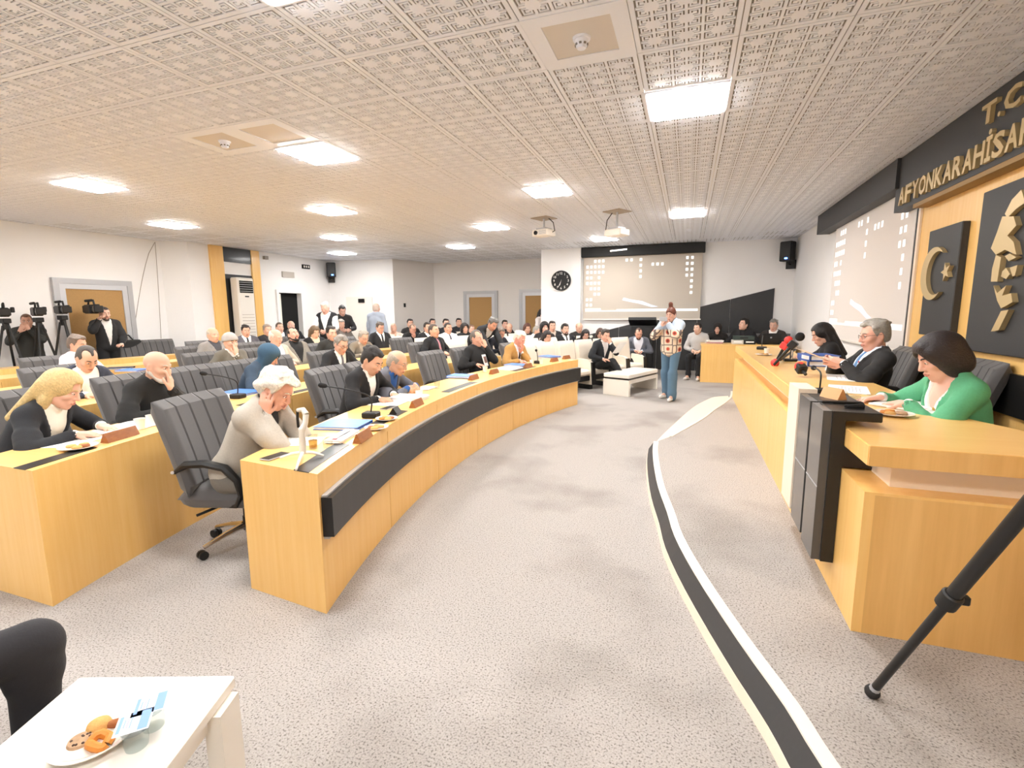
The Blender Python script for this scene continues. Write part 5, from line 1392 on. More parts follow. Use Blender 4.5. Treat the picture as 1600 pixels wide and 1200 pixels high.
# ---- fourth row and beyond
p = onR(121, 538, 15.8)
put('person in a pale pink shirt seen from behind at the left', p, fd(p, 20), nod=18, h=.011, hair='short', haircol='#7A6C62', jacket='#EBD9DA', shirt=None, vneck=None, lapel=False, sk='#E0A88C')
p = onR(333, 523, 15.9)
put('person in a grey tweed jacket behind the knitted cap', p, fd(p, -4), preset='low', nod=6, h=.012, hair='ring', haircol='#C9BFB4', jacket='#8F8B88', shirt='#4A4A50', sk='#E6B090', fat=1.12)
p = onR(492, 519, 15.7)
put('person in black jacket and beige scarf with bowed head', p, fd(p, -14), preset='low', nod=26, h=.012, hair='long', haircol='#6E5A44', jacket='#242325', shirt='#D8C8AC', w=.93, sk='#E8B898')
p = onR(594, 512, 15.7)
put('person in black suit, white shirt and black tie looking down, fourth row', p, fd(p, -12), preset='low', nod=22, h=.012, hair='short', haircol='#5A5048', jacket='#26262A', shirt='#F4F0EC', tie='#2A2A30', sk='#DFA287')
p = onR(645, 514, 16.0)
put('person in black with a hand on the face before the recessed wall', p, fd(p, -12), preset='chin', nod=14, h=.013, hair='recede', haircol='#7A6656', jacket='#28282A', shirt='#28282A', sk='#E4A082')
p = onR(384, 517, 17.45)
put('person in white shirt and black tie before the air conditioner', p, fd(p, -16), preset='low', nod=12, h=.013, hair='short', haircol='#2A2422', jacket='#5A5860', shirt='#F4F0EC', tie='#25252A', sk='#E2AC8C')
FAR = [  # px, py, R, label, hair, haircolour, jacket, shirt, tie, preset, nod, turn, beard, w, extra
 (418, 516, 17.45, 'person in dark coat, left one of two seated before the doorway', 'short', '#9A8B7E', '#2C2C34', '#3A3A42', None, 'low', 6, -8, None),
 (437, 512, 18.1, 'person in navy jacket, right one of two seated before the doorway', 'crop', '#5A4C42', '#2B2E3A', '#E8E8F0', None, 'low', 6, -8, None),
 (455, 509, 18.8, 'person in black framed by the dark doorway', 'ring', '#D8C8B8', '#2A2A2E', '#2A2A2E', None, 'low', 4, -12, None),
 (533, 507, 17.5, 'person in brownish jacket directly below the waiter in the vest', 'short', '#B8B0A6', '#6A625C', '#8A8078', None, 'low', 20, -14, None),
 (615, 513, 17.4, 'person in pale pink top near the corner of the recess', 'tail', '#E2B8A0', '#F1DCD0', None, None, 'low', 10, -40, None),
 (641, 503, 18.0, 'person in black peeking over the last white row by the recess corner', 'short', '#2A2422', '#2C2B2C', '#2C2B2C', None, 'low', 4, -20, None),
 (668, 512, 15.4, 'person in dark suit half hidden left of the pink tie', 'short', '#3A332E', '#2A2A2E', '#E6E0DA', None, 'low', 6, -10, None),
 (676, 504, 17.8, 'person in charcoal right behind the pink tie', 'short', '#2A2422', '#3A3836', '#3A3836', None, 'low', 2, -16, None),
 (697, 503, 17.0, 'person in slate grey above the white jacket', 'short', '#221D1B', '#32343A', '#32343A', None, 'low', 2, -20, None),
 (717, 499, 17.6, 'person in a dark padded coat at the left side of the recessed door', 'short', '#1E1B1B', '#2E2E34', '#2E2E34', None, 'low', 2, -30, None),
 (726, 513, 15.2, 'person in black top left of the bending person', 'bob', '#2A2320', '#2C2A2C', '#2C2A2C', None, 'low', 4, -16, None),
 (737, 514, 15.9, 'person in brown behind the hand-over-eyes person', 'crop', '#7A5A44', '#4A3A30', '#4A3A30', None, 'low', 6, -14, None),
 (789, 507, 16.2, 'person in dark grey just right of the bending person, far row', 'short', '#2C2522', '#3A3A3E', '#3A3A3E', None, 'low', 6, -18, None),
 (796, 512, 15.2, 'person in dark maroon with lowered head right of the bending person', 'ring', '#C89A80', '#4A3A36', '#4A3A36', None, 'low', 18, -20, None),
 (824, 513, 14.1, 'person in dark plum with bowed head behind the tan jacket', 'long', '#5A3428', '#3A3030', '#3A3030', None, 'low', 20, -30, None),
 (839, 517, 13.7, 'person in pale cream clothes seen in profile by the column', 'crop', '#9A948C', '#EDE4DA', '#EDE4DA', None, 'low', 6, 30, None),
 (851, 512, 12.9, 'person in dark purple-grey by the foot of the column', 'bob', '#1E1A1A', '#3A3436', '#3A3436', None, 'low', 6, -30, None),
 (863, 510, 13.55, 'person in charcoal jacket with beige shirt below the clock', 'short', '#2A2422', '#34343A', '#C8B8A8', None, 'low', 4, -34, None),
 (855, 526, 12.0, 'person in white top with a hand on the cheek behind the white seats', 'long', '#2C2220', '#F1E6E0', '#F1E6E0', None, 'chin', 6, -24, None),
 (883, 515, 12.65, 'person in black suit, white shirt and black tie under the clock', 'thick', '#221D1B', '#26262A', '#F0ECE8', '#2A2A30', 'low', 4, -22, '#3A2E28'),
 (905, 512, 13.05, 'person in dark brown with bowed head left of the back screen', 'ring', '#B08870', '#35322F', '#35322F', None, 'low', 22, -28, None),
 (915, 523, 12.35, 'person whose head just shows above the white seats below the screen', 'long', '#2A2220', '#3A3636', '#3A3636', None, 'low', 10, -36, None),
 (938, 521, 12.45, 'person mostly hidden behind the one holding paper on a white seat', 'long', '#4A2F26', '#3E3836', '#3E3836', None, 'low', 6, -36, None)]
for (px, py, R, lb, hr, hc, jk, shr, ti, pr, nd, tu, bd_) in FAR:
    p = onR(px, py, R); seat_h = .40 if R < 18.4 and px > 600 else .47
    fem = hr in ('long', 'bob')
    put(lb, p, fd(p, tu), preset=pr, nod=nd, h=.0145, key='far', quant=6, seat=seat_h, hair=hr, haircol=hc, jacket=jk, shirt=shr, tie=ti, beard=bd_, vneck=(.2, .27) if shr != jk else None, lapel=shr != jk,
        w=.93 if fem else 1., sk=random.choice(['#E2AE90', '#E4B396', '#DBA486', '#E8B49C']), group='people seated in the far rows')
# ---- front white seats
p = onR(946, 524, 10.95)
P46, _ = put('person in dark navy suit, legs crossed, hand at face, on a white seat', p, fd(p, -14), preset='face', nod=8, yaw=-8, seat=.40, h=.011, legs='cross', hair='short', haircol='#3E332C', jacket='#2F323A', shirt='#F2EEEC', trousers='#26272B', sk='#E0A68A', dz=.60)
P46P = p
p = onR(998, 521, 11.45)
put('person in grey-blue blazer and white shirt with folded hands on a white seat', p, fd(p, -48), preset='lap', nod=12, yaw=6, seat=.40, h=.011, legs='out', hair='recede', haircol='#4A382E', beard='#4A352A', jacket='#6A6E7A', shirt='#EEF0FA', trousers='#242428', sk='#DFA386', fat=1.15, vneck=(.12, .32))
# ---- side desk
def onY(px, py, y): d = ray(px, py); k = y / d[1]; return np.array([d[0] * k, y, CAM_H + d[2] * k])
def onX(px, py, x): d = ray(px, py); k = x / d[0]; return np.array([x, d[1] * k, CAM_H + d[2] * k])
put('person in a pale grey turtleneck sitting left of the side desk', onY(1090, 513, 12.35), -105, preset='lap', nod=-4, yaw=-14, h=.011, hair='tail', haircol='#2E2623', jacket='#C3BFBC', shirt=None, vneck=None, lapel=False, trousers='#26262A', shoes='#EDE8E2', w=.93, sk='#E8BCA4')
put('person in a black headscarf behind the side desk', onY(1121, 513, 12.66), -95, preset='low', nod=6, h=.012, hair='hijab', haircol='#2B2524', jacket='#2C2826', shirt=None, vneck=None, lapel=False, w=.93, sk='#E0AE96')
put('person in plain black looking left behind the side desk', onY(1162, 507, 12.64), -100, preset='low', nod=-8, yaw=-40, h=.012, hair='thick', haircol='#1E1A19', jacket='#262527', shirt='#262527', vneck=(.25, .2), lapel=False, sk='#E3B39A')
put('person in brown jacket behind the open laptop', onY(1209, 508, 12.62), -110, preset='desk', dz=.86, nod=18, h=.012, hair='short', haircol='#8A8580', jacket='#4A403C', shirt='#F2EEEA', sk='#D8A58C')
# ---- dais
p = onX(1284, 522, 1.50)
put('person in black coat farthest along the dais', p, 176, preset='desk', dz=.87, base=SZ, nod=14, yaw=8, h=.009, hair='long', haircol='#201C1D', jacket='#262527', shirt='#262527', vneck=None, lapel=False, w=.94, sk='#E8B49C')
p = onX(1366, 523, 1.50)
READER, RP = put('person in black suit, blue tie and glasses reading a paper at the dais', p, 186, preset='hold', dz=.87, base=SZ, nod=14, yaw=4, h=.0078, hair='short', haircol='#A9A49C', glasses='#7A6E6A', jacket='#2E2D2F', shirt='#E4ECF6', tie='#5F86B4', sk='#E2A68E', fat=1.18)
p = onX(1468, 557, 1.36)
GREEN, GP = put('person in a green jacket and white top at the dais', p, 184, preset='aside', dz=.87, base=SZ, nod=20, yaw=0, h=.0075, hair='bob', haircol='#2A2224', jacket='#5AAA7E', shirt='#F4ECE6', deep=(.30, .5), collar=False, lapel=False, vneck=(.18, .36), w=.98, fat=1.15, sk='#EBB59C')
# ---- standing people
def coat_mat():
    m = mat('crochet_coat', '#E6D2B4', .9); nt = m.node_tree; b = nt.nodes['Principled BSDF']
    tc = nt.nodes.new('ShaderNodeTexCoord'); v1 = nt.nodes.new('ShaderNodeTexVoronoi'); v1.inputs['Scale'].default_value = 6.5; v1.inputs['Randomness'].default_value = .25
    v2 = nt.nodes.new('ShaderNodeTexVoronoi'); v2.feature = 'DISTANCE_TO_EDGE'; v2.inputs['Scale'].default_value = 6.5; v2.inputs['Randomness'].default_value = .25
    for v in (v1, v2): nt.links.new(tc.outputs['Object'], v.inputs['Vector'])
    r1 = ramp(nt, v1.outputs['Distance'], [(.0, '#7A3A30'), (.16, '#C8543E'), (.24, '#D8A48E'), (.30, '#EAD8C0')]); r1.color_ramp.interpolation = 'CONSTANT'
    r2 = ramp(nt, v2.outputs['Distance'], [(.0, '#7C7884'), (.05, '#FFFFFF')]); r2.color_ramp.interpolation = 'CONSTANT'
    mx = nt.nodes.new('ShaderNodeMix'); mx.data_type = 'RGBA'; mx.blend_type = 'MULTIPLY'; mx.inputs[0].default_value = 1
    nt.links.new(r1.outputs[0], mx.inputs[6]); nt.links.new(r2.outputs[0], mx.inputs[7])
    sx = nt.nodes.new('ShaderNodeSeparateXYZ'); nt.links.new(tc.outputs['Object'], sx.inputs[0])
    r3 = ramp(nt, sx.outputs['Z'], [(.0, '#000000'), (.5, '#FFFFFF')]); r3.color_ramp.interpolation = 'CONSTANT'
    mt = nt.nodes.new('ShaderNodeMath'); mt.operation = 'GREATER_THAN'; mt.inputs[1].default_value = 1.30; nt.links.new(sx.outputs['Z'], mt.inputs[0])
    m3 = nt.nodes.new('ShaderNodeMix'); m3.data_type = 'RGBA'; nt.links.new(mt.outputs[0], m3.inputs[0]); nt.links.new(mx.outputs[2], m3.inputs[6]); m3.inputs[7].default_value = (*lin('#B8C6D6'), 1)
    nt.links.new(m3.outputs[2], b.inputs['Base Color']); return m
f_ = onz(1043, 624, 0)
PH, PHP = put('standing person in patchwork coat and jeans photographing with a phone', np.array([f_[0], f_[1], 1.535]), -112, kind='stand', preset='phone', lean=3, nod=12, h=.0095, hair='bun', haircol='#6A3A28', jacket='#E6D2B4', shirt='#3A4048', vneck=(.25, .2), lapel=False, slack=1.3, hem=-.1, inf=.032, trousers='#5A7890', shoes='#F0ECE8', wide=1.5, w=.92, legs='step', sk='#E4B49C', jmat=coat_mat(), cloth_name='coat')
p = onR(770, 506, 12.4)
put('person in black suit bending far forward between the rows', p, fd(p, -10), kind='stand', preset='low', lean=62, ph=1.0, nod=12, h=.012, hair='short', haircol='#6A6662', jacket='#34353A', shirt='#EDE8E4', sk='#D89C80')
p = onX(508, 482, -8.3); p[2] = 1.72
WAITER, WP = put('standing waiter in white shirt and dark vest below the corner loudspeaker', p, -75, kind='stand', preset='hold', dz=.95, lean=5, nod=18, h=.0125, hair='short', haircol='#D6D0C8', jacket='#F5F2EE', shirt=None, vneck=None, lapel=False, sk='#E6AE98', trousers='#2A2A2E')
fit(jacket_mesh(WP, .013, (.14, .3), vest=True, inf=.024, lapel=False), 'vest', WAITER, [cloth('#2E2E34', '#2E2E34')])
p = onX(535, 488, -8.6); p[2] = 1.66
put('standing person in black with folded arms right of the waiter in the vest', p, -40, kind='stand', preset='hold', dz=.98, lean=2, nod=24, h=.0125, hair='short', haircol='#1E1B1B', jacket='#2A292B', shirt=None, vneck=None, lapel=False, sk='#DFAE96')
p = onX(588, 479, -8.0); p[2] = 1.72
put('standing person in a pale blue checked jacket seen from behind', p, 95, kind='stand', preset='arms_down', lean=0, nod=4, h=.0125, hair='ring', haircol='#D8C0B0', jacket='#AEB8C8', shirt=None, vneck=None, lapel=False, sk='#E8B8A0', fat=1.1)
p = onY(847, 489, 14.1); p[2] = 1.55
put('person in a white top half hidden behind the column by the recessed door', p, -20, kind='stand', preset='arms_down', lean=2, nod=8, h=.0125, hair='long', haircol='#241E1D', jacket='#F0E6E2', shirt=None, vneck=None, lapel=False, w=.92, sk='#E8BCA6')
p = onX(42, 504, -10.98); p[2] = 1.50
put('camera operator in a dark olive jacket bending to a camera at the left', p, -30, kind='stand', preset='phone', dz=1.08, lean=8, nod=4, h=.012, hair='crop', haircol='#6A4A38', jacket='#4A4A46', shirt=None, vneck=None, lapel=False, sk='#E2AE94', fat=1.1, slack=1.1)
OPER = p
p = onX(164, 492, -10.85); p[2] = 1.62
put('camera operator in black leather jacket with a camera on the shoulder', p, -12, kind='stand', preset='shoulder', dz=.85, lean=0, nod=6, h=.012, hair='crop', haircol='#3A302C', beard='#4A3C36', jacket='#2B2B2D', shirt='#DDDAD6', vneck=(.0, .16), sk='#E0AE96', slack=1.1)
SHOULDER = p
# ---- the knee at the lower left
k_ = onz(0, 1022, .55)
p = np.array([k_[0] - .10 - .43 * cos(radians(72)) + .12 * 0, k_[1] - .43 * sin(radians(72)), 1.25])
KNEE, _k = put('person in dark trousers whose bent knee shows at the lower left edge', p, 72, preset='arms_down', legs='tuck', h=.011, hair='short', haircol='#3A332E', jacket='#34343A', shirt='#EDEAE6', trousers='#37353B', sk='#E0AE90', group=None)
chair(0, (KNEE.location[0] + .02, KNEE.location[1] - .02), 'grey ribbed chair under the person whose knee shows at the lower left', radians(72))
# ---------------------------------------------------------------- things on the desks
TOP = .7815; DTOP = 1.0215
def at(px, py, z=TOP): return onz(px, py, z)
def dirang(p, turn=0): return ang(p) + radians(turn)
def paper(px, py, label, z=TOP, rz=None, size=(.30, .21), n=1, turn=0, group='sheets of paper on the desks', col=None):
    p = at(px, py, z); a = (dirang(p) if z < .9 else pi) if rz is None else rz
    a += radians(turn); t = .0015 * n
    mb = MB(); r = random.Random(int(px * 7 + py))
    if n == 1: mb.box((0, 0, .0008), (size[0], size[1], .0015))
    else:
        for k in range(min(n, 5)):
            mb.box((r.uniform(-.006, .006), r.uniform(-.006, .006), t * (k + .5) / min(n, 5)), (size[0], size[1], t / min(n, 5) * .96), rz=r.uniform(-.03, .03))
    o = mb.build('paper' if n == 1 else 'paper_stack', col or M_PAPER, None, (p[0], p[1], z), a)
    tag(o, label, 'paper', group)
    m = MB()
    for k in range(7):
        w_ = size[1] * (.7 if k % 3 else .5); m.box((-(size[0] / 2) + .05 + k * (size[0] - .09) / 7, (size[1] * .7 - w_) / 2, t + .0006 if n > 1 else .0018), (.004, w_, .0003))
    m.build('print_lines', mat('print_grey', '#B9B6B6', .9), o)
    return o
def folder(px, py, label, z=TOP, turn=0, th=.022, size=(.33, .27)):
    p = at(px, py, z + th); a = (dirang(p) if z < .9 else pi) + radians(turn)
    t = thing('ring_binder', label, 'folder', (p[0], p[1], z), a, 'blue folders on the desks')
    MB().box((0, 0, th - .002), (size[0], size[1], .004)).build('cover', M_BLUE, t)
    MB().box((0, 0, .002), (size[0], size[1], .004)).build('cover', M_BLUE, t)
    MB().box((0, size[1] / 2 - .002, th / 2), (size[0], .004, th)).build('spine', M_BLUE, t)
    MB().box((-.005, -.006, th / 2), (size[0] - .03, size[1] - .02, th - .009)).build('pages', M_PAPER, t)
    return t
M_NAME = wood_mat('nameplate_wood', '#A86A38', '#8E5428', .4, (20, 20, 60))
def nameplate(px, py, label, z=TOP, turn=0, L=.2):
    p = at(px, py, z + .03); a = (dirang(p) if z < .9 else pi) + radians(turn)
    t = thing('nameplate', label, 'nameplate', (p[0], p[1], z), a, 'wooden nameplates')
    mb = MB(); mb.pmap([(-.03, 0), (.03, 0), (.004, .06), (-.004, .06)], L, lambda u, v, w_: (u, w_ - L / 2, v)); mb.build('block', M_NAME, t)
    m = MB(); 
    for k in range(2): m.add([(.0285 - .026 * (.25 + .32 * k) + .001, -L * .36, .06 * (.25 + .32 * k)), (.0285 - .026 * (.25 + .32 * k) + .001, L * .36, .06 * (.25 + .32 * k)), (.0285 - .026 * (.40 + .32 * k) + .001, L * .36, .06 * (.40 + .32 * k)), (.0285 - .026 * (.40 + .32 * k) + .001, -L * .36, .06 * (.40 + .32 * k))], [(0, 1, 2, 3)])
    m.build('engraving', mat('engraving', '#5A3216', .6), t)
    return t
M_CHINA = mat('china', '#F6F0E8', .25, coat=.3)
M_COOK = [mat('cookie_tan', '#D9A864', .85, bump=.3, bscale=90), mat('cookie_orange', '#D88A36', .5, bump=.2, bscale=60), mat('cookie_brown', '#A8683C', .8, bump=.3, bscale=80), mat('cookie_speckled', '#B99878', .85, noise=.4, nscale=60)]
def plate(px, py, label, z=TOP, r=.085, n=4, seed=1):
    p = at(px, py, z + .01); t = thing('plate', label, 'plate', (p[0], p[1], z), 0, 'plates of cookies')
    MB().lathe([(0, .002), (r * .62, .002), (r * .7, .004), (r, .014), (r, .017), (r * .7, .009), (0, .007)], n=28).build('dish', M_CHINA, t)
    R = random.Random(seed)
    for k in range(n):
        q = 2 * pi * k / n + R.random(); rr = r * .38
        c = MB().lathe([(0, .0), (.024, .001), (.028, .007), (.022, .015), (0, .018)], n=12).build('cookie', M_COOK[R.randrange(4)], None, (p[0] + rr * cos(q), p[1] + rr * sin(q), z + .008), R.random())
        tag(c, 'cookie on the ' + label[:60], 'cookie', 'cookies on ' + label[:50])
    return t
M_TEA = thin_glass('tea_amber', '#EBC98C', .02)
def glass(px, py, label, z=TOP, h=.085, r=.032, tea=True):
    p = at(px, py, z + h / 2); t = thing('drinking_glass', label, 'glass', (p[0], p[1], z), 0, 'drinking glasses on the desks')
    MB().lathe([(0, .0), (r * .8, 0), (r, h)], n=18).build('tumbler', M_GLASS, t)
    if tea: MB().lathe([(0, .008), (r * .72, .008), (r * .84, h * .6), (0, h * .6)], n=16).build('drink', M_TEA, t)
    return t
def cup(px, py, label, z=TOP):
    p = at(px, py, z + .03); t = thing('paper_cup', label, 'cup', (p[0], p[1], z), 0, 'white cups on the desks')
    MB().lathe([(0, 0), (.026, 0), (.036, .075), (.037, .078), (.033, .078), (.024, .004), (0, .004)], n=18).build('cup', M_CHINA, t)
    MB().lathe([(0, .06), (.0325, .06)], n=16).build('drink', mat('tea_dark', '#8A4E22', .2), t)
    return t
def phone(px, py, label, z=TOP, turn=0):
    p = at(px, py, z); a = (dirang(p) if z < .9 else pi) + radians(turn)
    t = thing('mobile_phone', label, 'phone', (p[0], p[1], z), a, 'phones on the desks')
    MB().box((0, 0, .004), (.155, .075, .008), bev=.003).build('body', M_ALU, t)
    MB().box((0, 0, .0085), (.148, .069, .001)).build('screen', M_BLACK, t)
    return t
def gooseneck(base, head, label, z=TOP, up=.12):
    b = at(*base, z); d = ray(*head); 
    # the head lies in the vertical plane across the desk edge, at a natural distance from the base
    best = None
    for s_ in np.linspace(.5, 12, 900):
        q = d * s_; q = np.array([q[0], q[1], CAM_H + q[2]]); L = np.linalg.norm(q - b)
        if q[2] > z + .1 and (best is None or abs(L - .42) < best[0]): best = (abs(L - .42), q)
    h_ = best[1] - np.array([b[0], b[1], z])
    t = thing('gooseneck_microphone', label, 'microphone', (b[0], b[1], z), 0, 'gooseneck microphones')
    MB().box((0, 0, .022), (.12, .1, .044), rz=dirang(b), bev=.008).build('base', M_PLASTIC, t)
    pts = [np.array([0, 0, .04]), np.array([0, 0, .04 + up]), np.array([0, 0, .06 + up]) * .6 + h_ * .4 * np.array([1, 1, 0]) + np.array([0, 0, (h_[2]) * .42]), h_]
    sp = smooth_line3(pts)
    MB().tube(sp, .0055, 8).build('gooseneck', M_PLASTIC, t)
    dd = unit(sp[-1] - sp[-4]); MB().tube([h_ - dd * .015, h_, h_ + dd * .035, h_ + dd * .05], [.009, .017, .019, .010], 12).build('windscreen', mat('foam_black', '#1E1D1D', .95), t)
    return t
def smooth_line3(P, n=6):
    P = [np.array(p, float) for p in P]; out = []
    for i in range(len(P) - 1):
        p0, p1, p2, p3 = [P[min(max(k, 0), len(P) - 1)] for k in (i - 1, i, i + 1, i + 2)]
        for q in range(n):
            t = q / n; out.append(.5 * ((2 * p1) + (-p0 + p2) * t + (2 * p0 - 5 * p1 + 4 * p2 - p3) * t * t + (-p0 + 3 * p1 - 3 * p2 + p3) * t ** 3))
    return out + [P[-1]]
# -- front desk, from the near end
phone(430, 714, 'dark phone lying by the near end of the front desk', turn=70)
b = at(474, 716); t = thing('phone_gimbal', 'white handheld phone gimbal standing on its mini tripod on the front desk', 'gimbal', (b[0], b[1], TOP))
M_GIM = mat('gimbal_white', '#E6E0D6', .4)
for (px, py) in ((463, 736), (438, 718), (506, 714)):
    q = at(px, py) - b; MB().tube([(0, 0, .035), (q[0] * .5, q[1] * .5, .03), (q[0], q[1], .008)], [.011, .009, .006], 8).build('tripod_leg', M_GIM, t)
MB().tube([(0, 0, .03), (0, 0, .06), (.0, .003, .15), (.0, .005, .17)], [.019, .02, .017, .02], 12).build('handle', M_GIM, t)
MB().tube([(0, .005, .165), (.012, .02, .20), (.012, .03, .25)], [.02, .015, .017], 10).build('motor_arm', M_GIM, t)
MB().tube([(.012, .03, .25), (-.01, .035, .275), (-.045, .03, .27)], [.018, .015, .012], 10).build('motor', mat('gimbal_grey', '#CFC8BC', .4), t)
MB().tube([(-.045, .03, .275), (-.05, .03, .22), (-.046, .028, .17)], [.008, .008, .008], 8).build('clamp', M_BLACK, t)
paper(466, 690, 'sheet of paper under the elbows of the pale grey suit', turn=10)
glass(489, 690, 'clear tea glass beside the white gimbal', r=.03)
glass(512, 692, 'clear plastic water cup right of the tea glass', tea=False, h=.06)
o = paper(536, 684, 'thick white paper booklet with a red mark beside the nameplate', n=14, size=(.1, .3))
MB().box((.0, -.12, .0225), (.03, .025, .001)).build('red_mark', M_RED, o)
folder(537, 661, 'blue folder lying in front of the empty chair near the gimbal', turn=0)
nameplate(567, 680, 'first wooden nameplate from the near end of the front desk')
plate(588, 668, 'white plate of cookies beside the first nameplate', seed=2)
plate(604, 654, 'white plate of cookies behind the tall microphone', seed=5)
gooseneck((580, 652), (508, 603), 'tall gooseneck microphone bending left over the blue folder')
phone(607, 638, 'dark phone by the papers of the person in black jacket', turn=80)
paper(606, 630, 'sheets under the hand of the writer in black', n=4, size=(.30, .24))
paper(640, 624, 'thick stack of white pages right of the writer', n=24, size=(.3, .23))
p = at(618, 645, TOP); tag(MB().pmap([(-.035, 0), (.035, 0), (0, .05)], .1, lambda u, v, w_: (u, w_ - .05, v)).build('tent_card', M_BLACK, None, (p[0], p[1], TOP), dirang(p)), 'small black tent card in front of the white pages', 'card')
nameplate(651, 629, 'second wooden nameplate, beside the stack of white pages')
cup(655, 618, 'white cup behind the second nameplate')
paper(666, 607, 'open notebook in front of the person with clasped hands', n=6, size=(.16, .24))
glass(683, 601, 'clear glass by the clasped hands in grey-blue', tea=False)
paper(722, 587, 'white pages under the blue folder in the middle of the front desk', n=3, turn=8)
folder(722, 586, 'blue folder on white pages in the middle of the front desk', z=TOP + .005, turn=6)
nameplate(740, 589, 'third wooden nameplate, beside the middle blue folder')
nameplate(772, 580, 'fourth wooden nameplate, in front of the hand-over-eyes person')
cup(758, 578, 'white cup between two nameplates before the person in black')
p = at(758, 572, TOP); tb_ = thing('leaning_card', 'white photo card propped upright before the person in black', 'card', (p[0], p[1], TOP), dirang(p))
MB().box((0, 0, .09), (.008, .10, .18), R=rotm(0, radians(-18), 0)).build('card', M_PAPER, tb_); MB().box((.006, 0, .10), (.002, .07, .1), R=rotm(0, radians(-18), 0)).build('photo', mat('photo_brown', '#7A5A52', .5), tb_)
paper(795, 576, 'white pages in front of the person in the tan jacket', n=6, size=(.3, .4))
folder(808, 569, 'blue folder under the hand of the person in the tan jacket')
nameplate(825, 571, 'fifth wooden nameplate, right of the tan-jacket person’s folder'.replace('’', ''))
gooseneck((840, 568), (838, 548), 'short upright microphone near the far end of the front desk', up=.06)
cup(831, 567, 'white cup beside the short microphone'); cup(846, 566, 'white cup right of the short microphone')
folder(858, 556, 'blue folder nearest the far end of the front desk', turn=-12)
nameplate(866, 562, 'sixth wooden nameplate, before the farthest blue folder')
nameplate(885, 558, 'last wooden nameplate at the far end of the front desk')
# -- second desk
plate(122, 698, 'white plate of biscuits in front of the reader in navy', r=.1, seed=9)
paper(108, 690, 'sheet of paper beside the plate of the reader in navy', size=(.3, .3), turn=5)
paper(200, 668, 'white pages under the hands of the reader in navy', n=5, size=(.3, .42))
paper(240, 650, 'white pages by the person covering the mouth', n=5, size=(.26, .36))
nameplate(188, 678, 'wooden nameplate in front of the reader in navy', L=.24)
cup(219, 664, 'left one of two small cups by the reader in navy'); cup(237, 658, 'right one of two small cups by the reader in navy')
paper(358, 618, 'white pages under the blue folder in the second row', n=3, size=(.34, .3))
folder(378, 611, 'blue folder on the second desk behind the pale grey suit')
gooseneck((372, 622), (321, 584), 'thin gooseneck microphone in front of the empty second-desk chairs')
paper(690, 541, 'white pages in front of the person with the pink tie', n=8, size=(.3, .5))
nameplate(699, 543, 'wooden nameplate before the person with the pink tie')
folder(768, 545, 'blue folder on the second desk beside the tan jacket')
# -- third desk and behind
_c = cup(17, 598, 'white cup on the desk at the very left edge'); _q = pol(15.25, ang(_c.location)); _c.location = (_q[0], _q[1], TOP)
folder(207, 577, 'blue folder on the third desk left of the person covering the mouth', turn=20)
o = folder(186, 574, 'dark navy folder half under the arm of the person in navy jacket', turn=40)
for c in o.children:
    if c.name.startswith(('cover', 'spine')): c.material_slots[0].link = 'OBJECT'; c.material_slots[0].material = mat('folder_navy', '#2E3448', .5)
_q = pol(15.25, ang(onR(488, 520, 15.25))); _c = paper(486, 531, 'white pages on the desk before the beige scarf', n=3, size=(.3, .24)); _c.location = (_q[0], _q[1], TOP)
# -- dais
gooseneck((1190, 546), (1192, 524), 'short black microphone at the far end of the dais', z=DTOP, up=.06)
plate(1193, 554, 'white plate at the far end of the dais', z=DTOP, r=.1, seed=12)
cup(1198, 550, 'white cup on the dais beside the short microphone', z=DTOP)
def hand_mic(base_px, head_px, L, label, foam, cube=None, zb=DTOP + .06):
    b = at(*base_px, zb); d = ray(*head_px); best = None
    for s_ in np.linspace(2, 9, 1400):
        q = d * s_; q = np.array([q[0], q[1], CAM_H + q[2]]); l = np.linalg.norm(q - b)
        if q[2] > zb - .03 and (best is None or abs(l - L) < best[0]): best = (abs(l - L), q)
    v = best[1] - b
    t = thing('reporter_microphone', label, 'microphone', tuple(b), 0)
    u = unit(v); MB().tube([v * -.1, v * .55, v * .72], [.013, .016, .02], 10).build('handle', M_PLASTIC, t)
    mb = MB(); sphere_mb(mb, v * .95, .043, n=14, m=9); mb.build('foam_ball', foam, t)
    if cube is not None:
        ax = unit(np.cross(u, [0, 0, 1.])); R = np.stack([u, ax, np.cross(u, ax)], 1)
        c = MB().box(v * .66, (.07, .075, .075), bev=.01, R=None).build('station_cube', cube, t) if False else MB().box((0, 0, 0), (.075, .075, .075), bev=.008, R=R).build('station_cube', cube, t); c.location = v * .66
    return t
M_REDM = mat('mic_red', '#E23A34', .5)
hand_mic((1215, 560), (1233, 530), .24, 'red foam reporter microphone leaning left on the dais stand', M_REDM, M_REDM)
t = hand_mic((1213, 566), (1252, 524), .34, 'long reporter microphone with a big black cube showing a white mark', mat('foam_black', '#1E1D1D', .95), M_BLACK)
hand_mic((1240, 548), (1209, 568), .2, 'red-tipped reporter microphone pointing down left on the dais', M_REDM, None)
hand_mic((1258, 584), (1249, 572), .12, 'red and black reporter microphone lying nearest the rostrum', M_REDM, M_PLASTIC, zb=DTOP + .036)
b = at(1236, 564, DTOP); t = thing('microphone_stand', 'black table stand with two metal prongs holding reporter microphones', 'stand', (b[0], b[1], DTOP))
MB().box((0, 0, .012), (.16, .13, .024), bev=.005).build('base', M_PLASTIC, t)
for s_ in (-.035, .035): MB().tube([(0, s_, .02), (0, s_, .16)], .011, 8).build('prong', M_CHROME if s_ < 0 else M_PLASTIC, t)
MB().box((0, 0, .14), (.04, .12, .03), bev=.005).build('crossbar', M_PLASTIC, t)
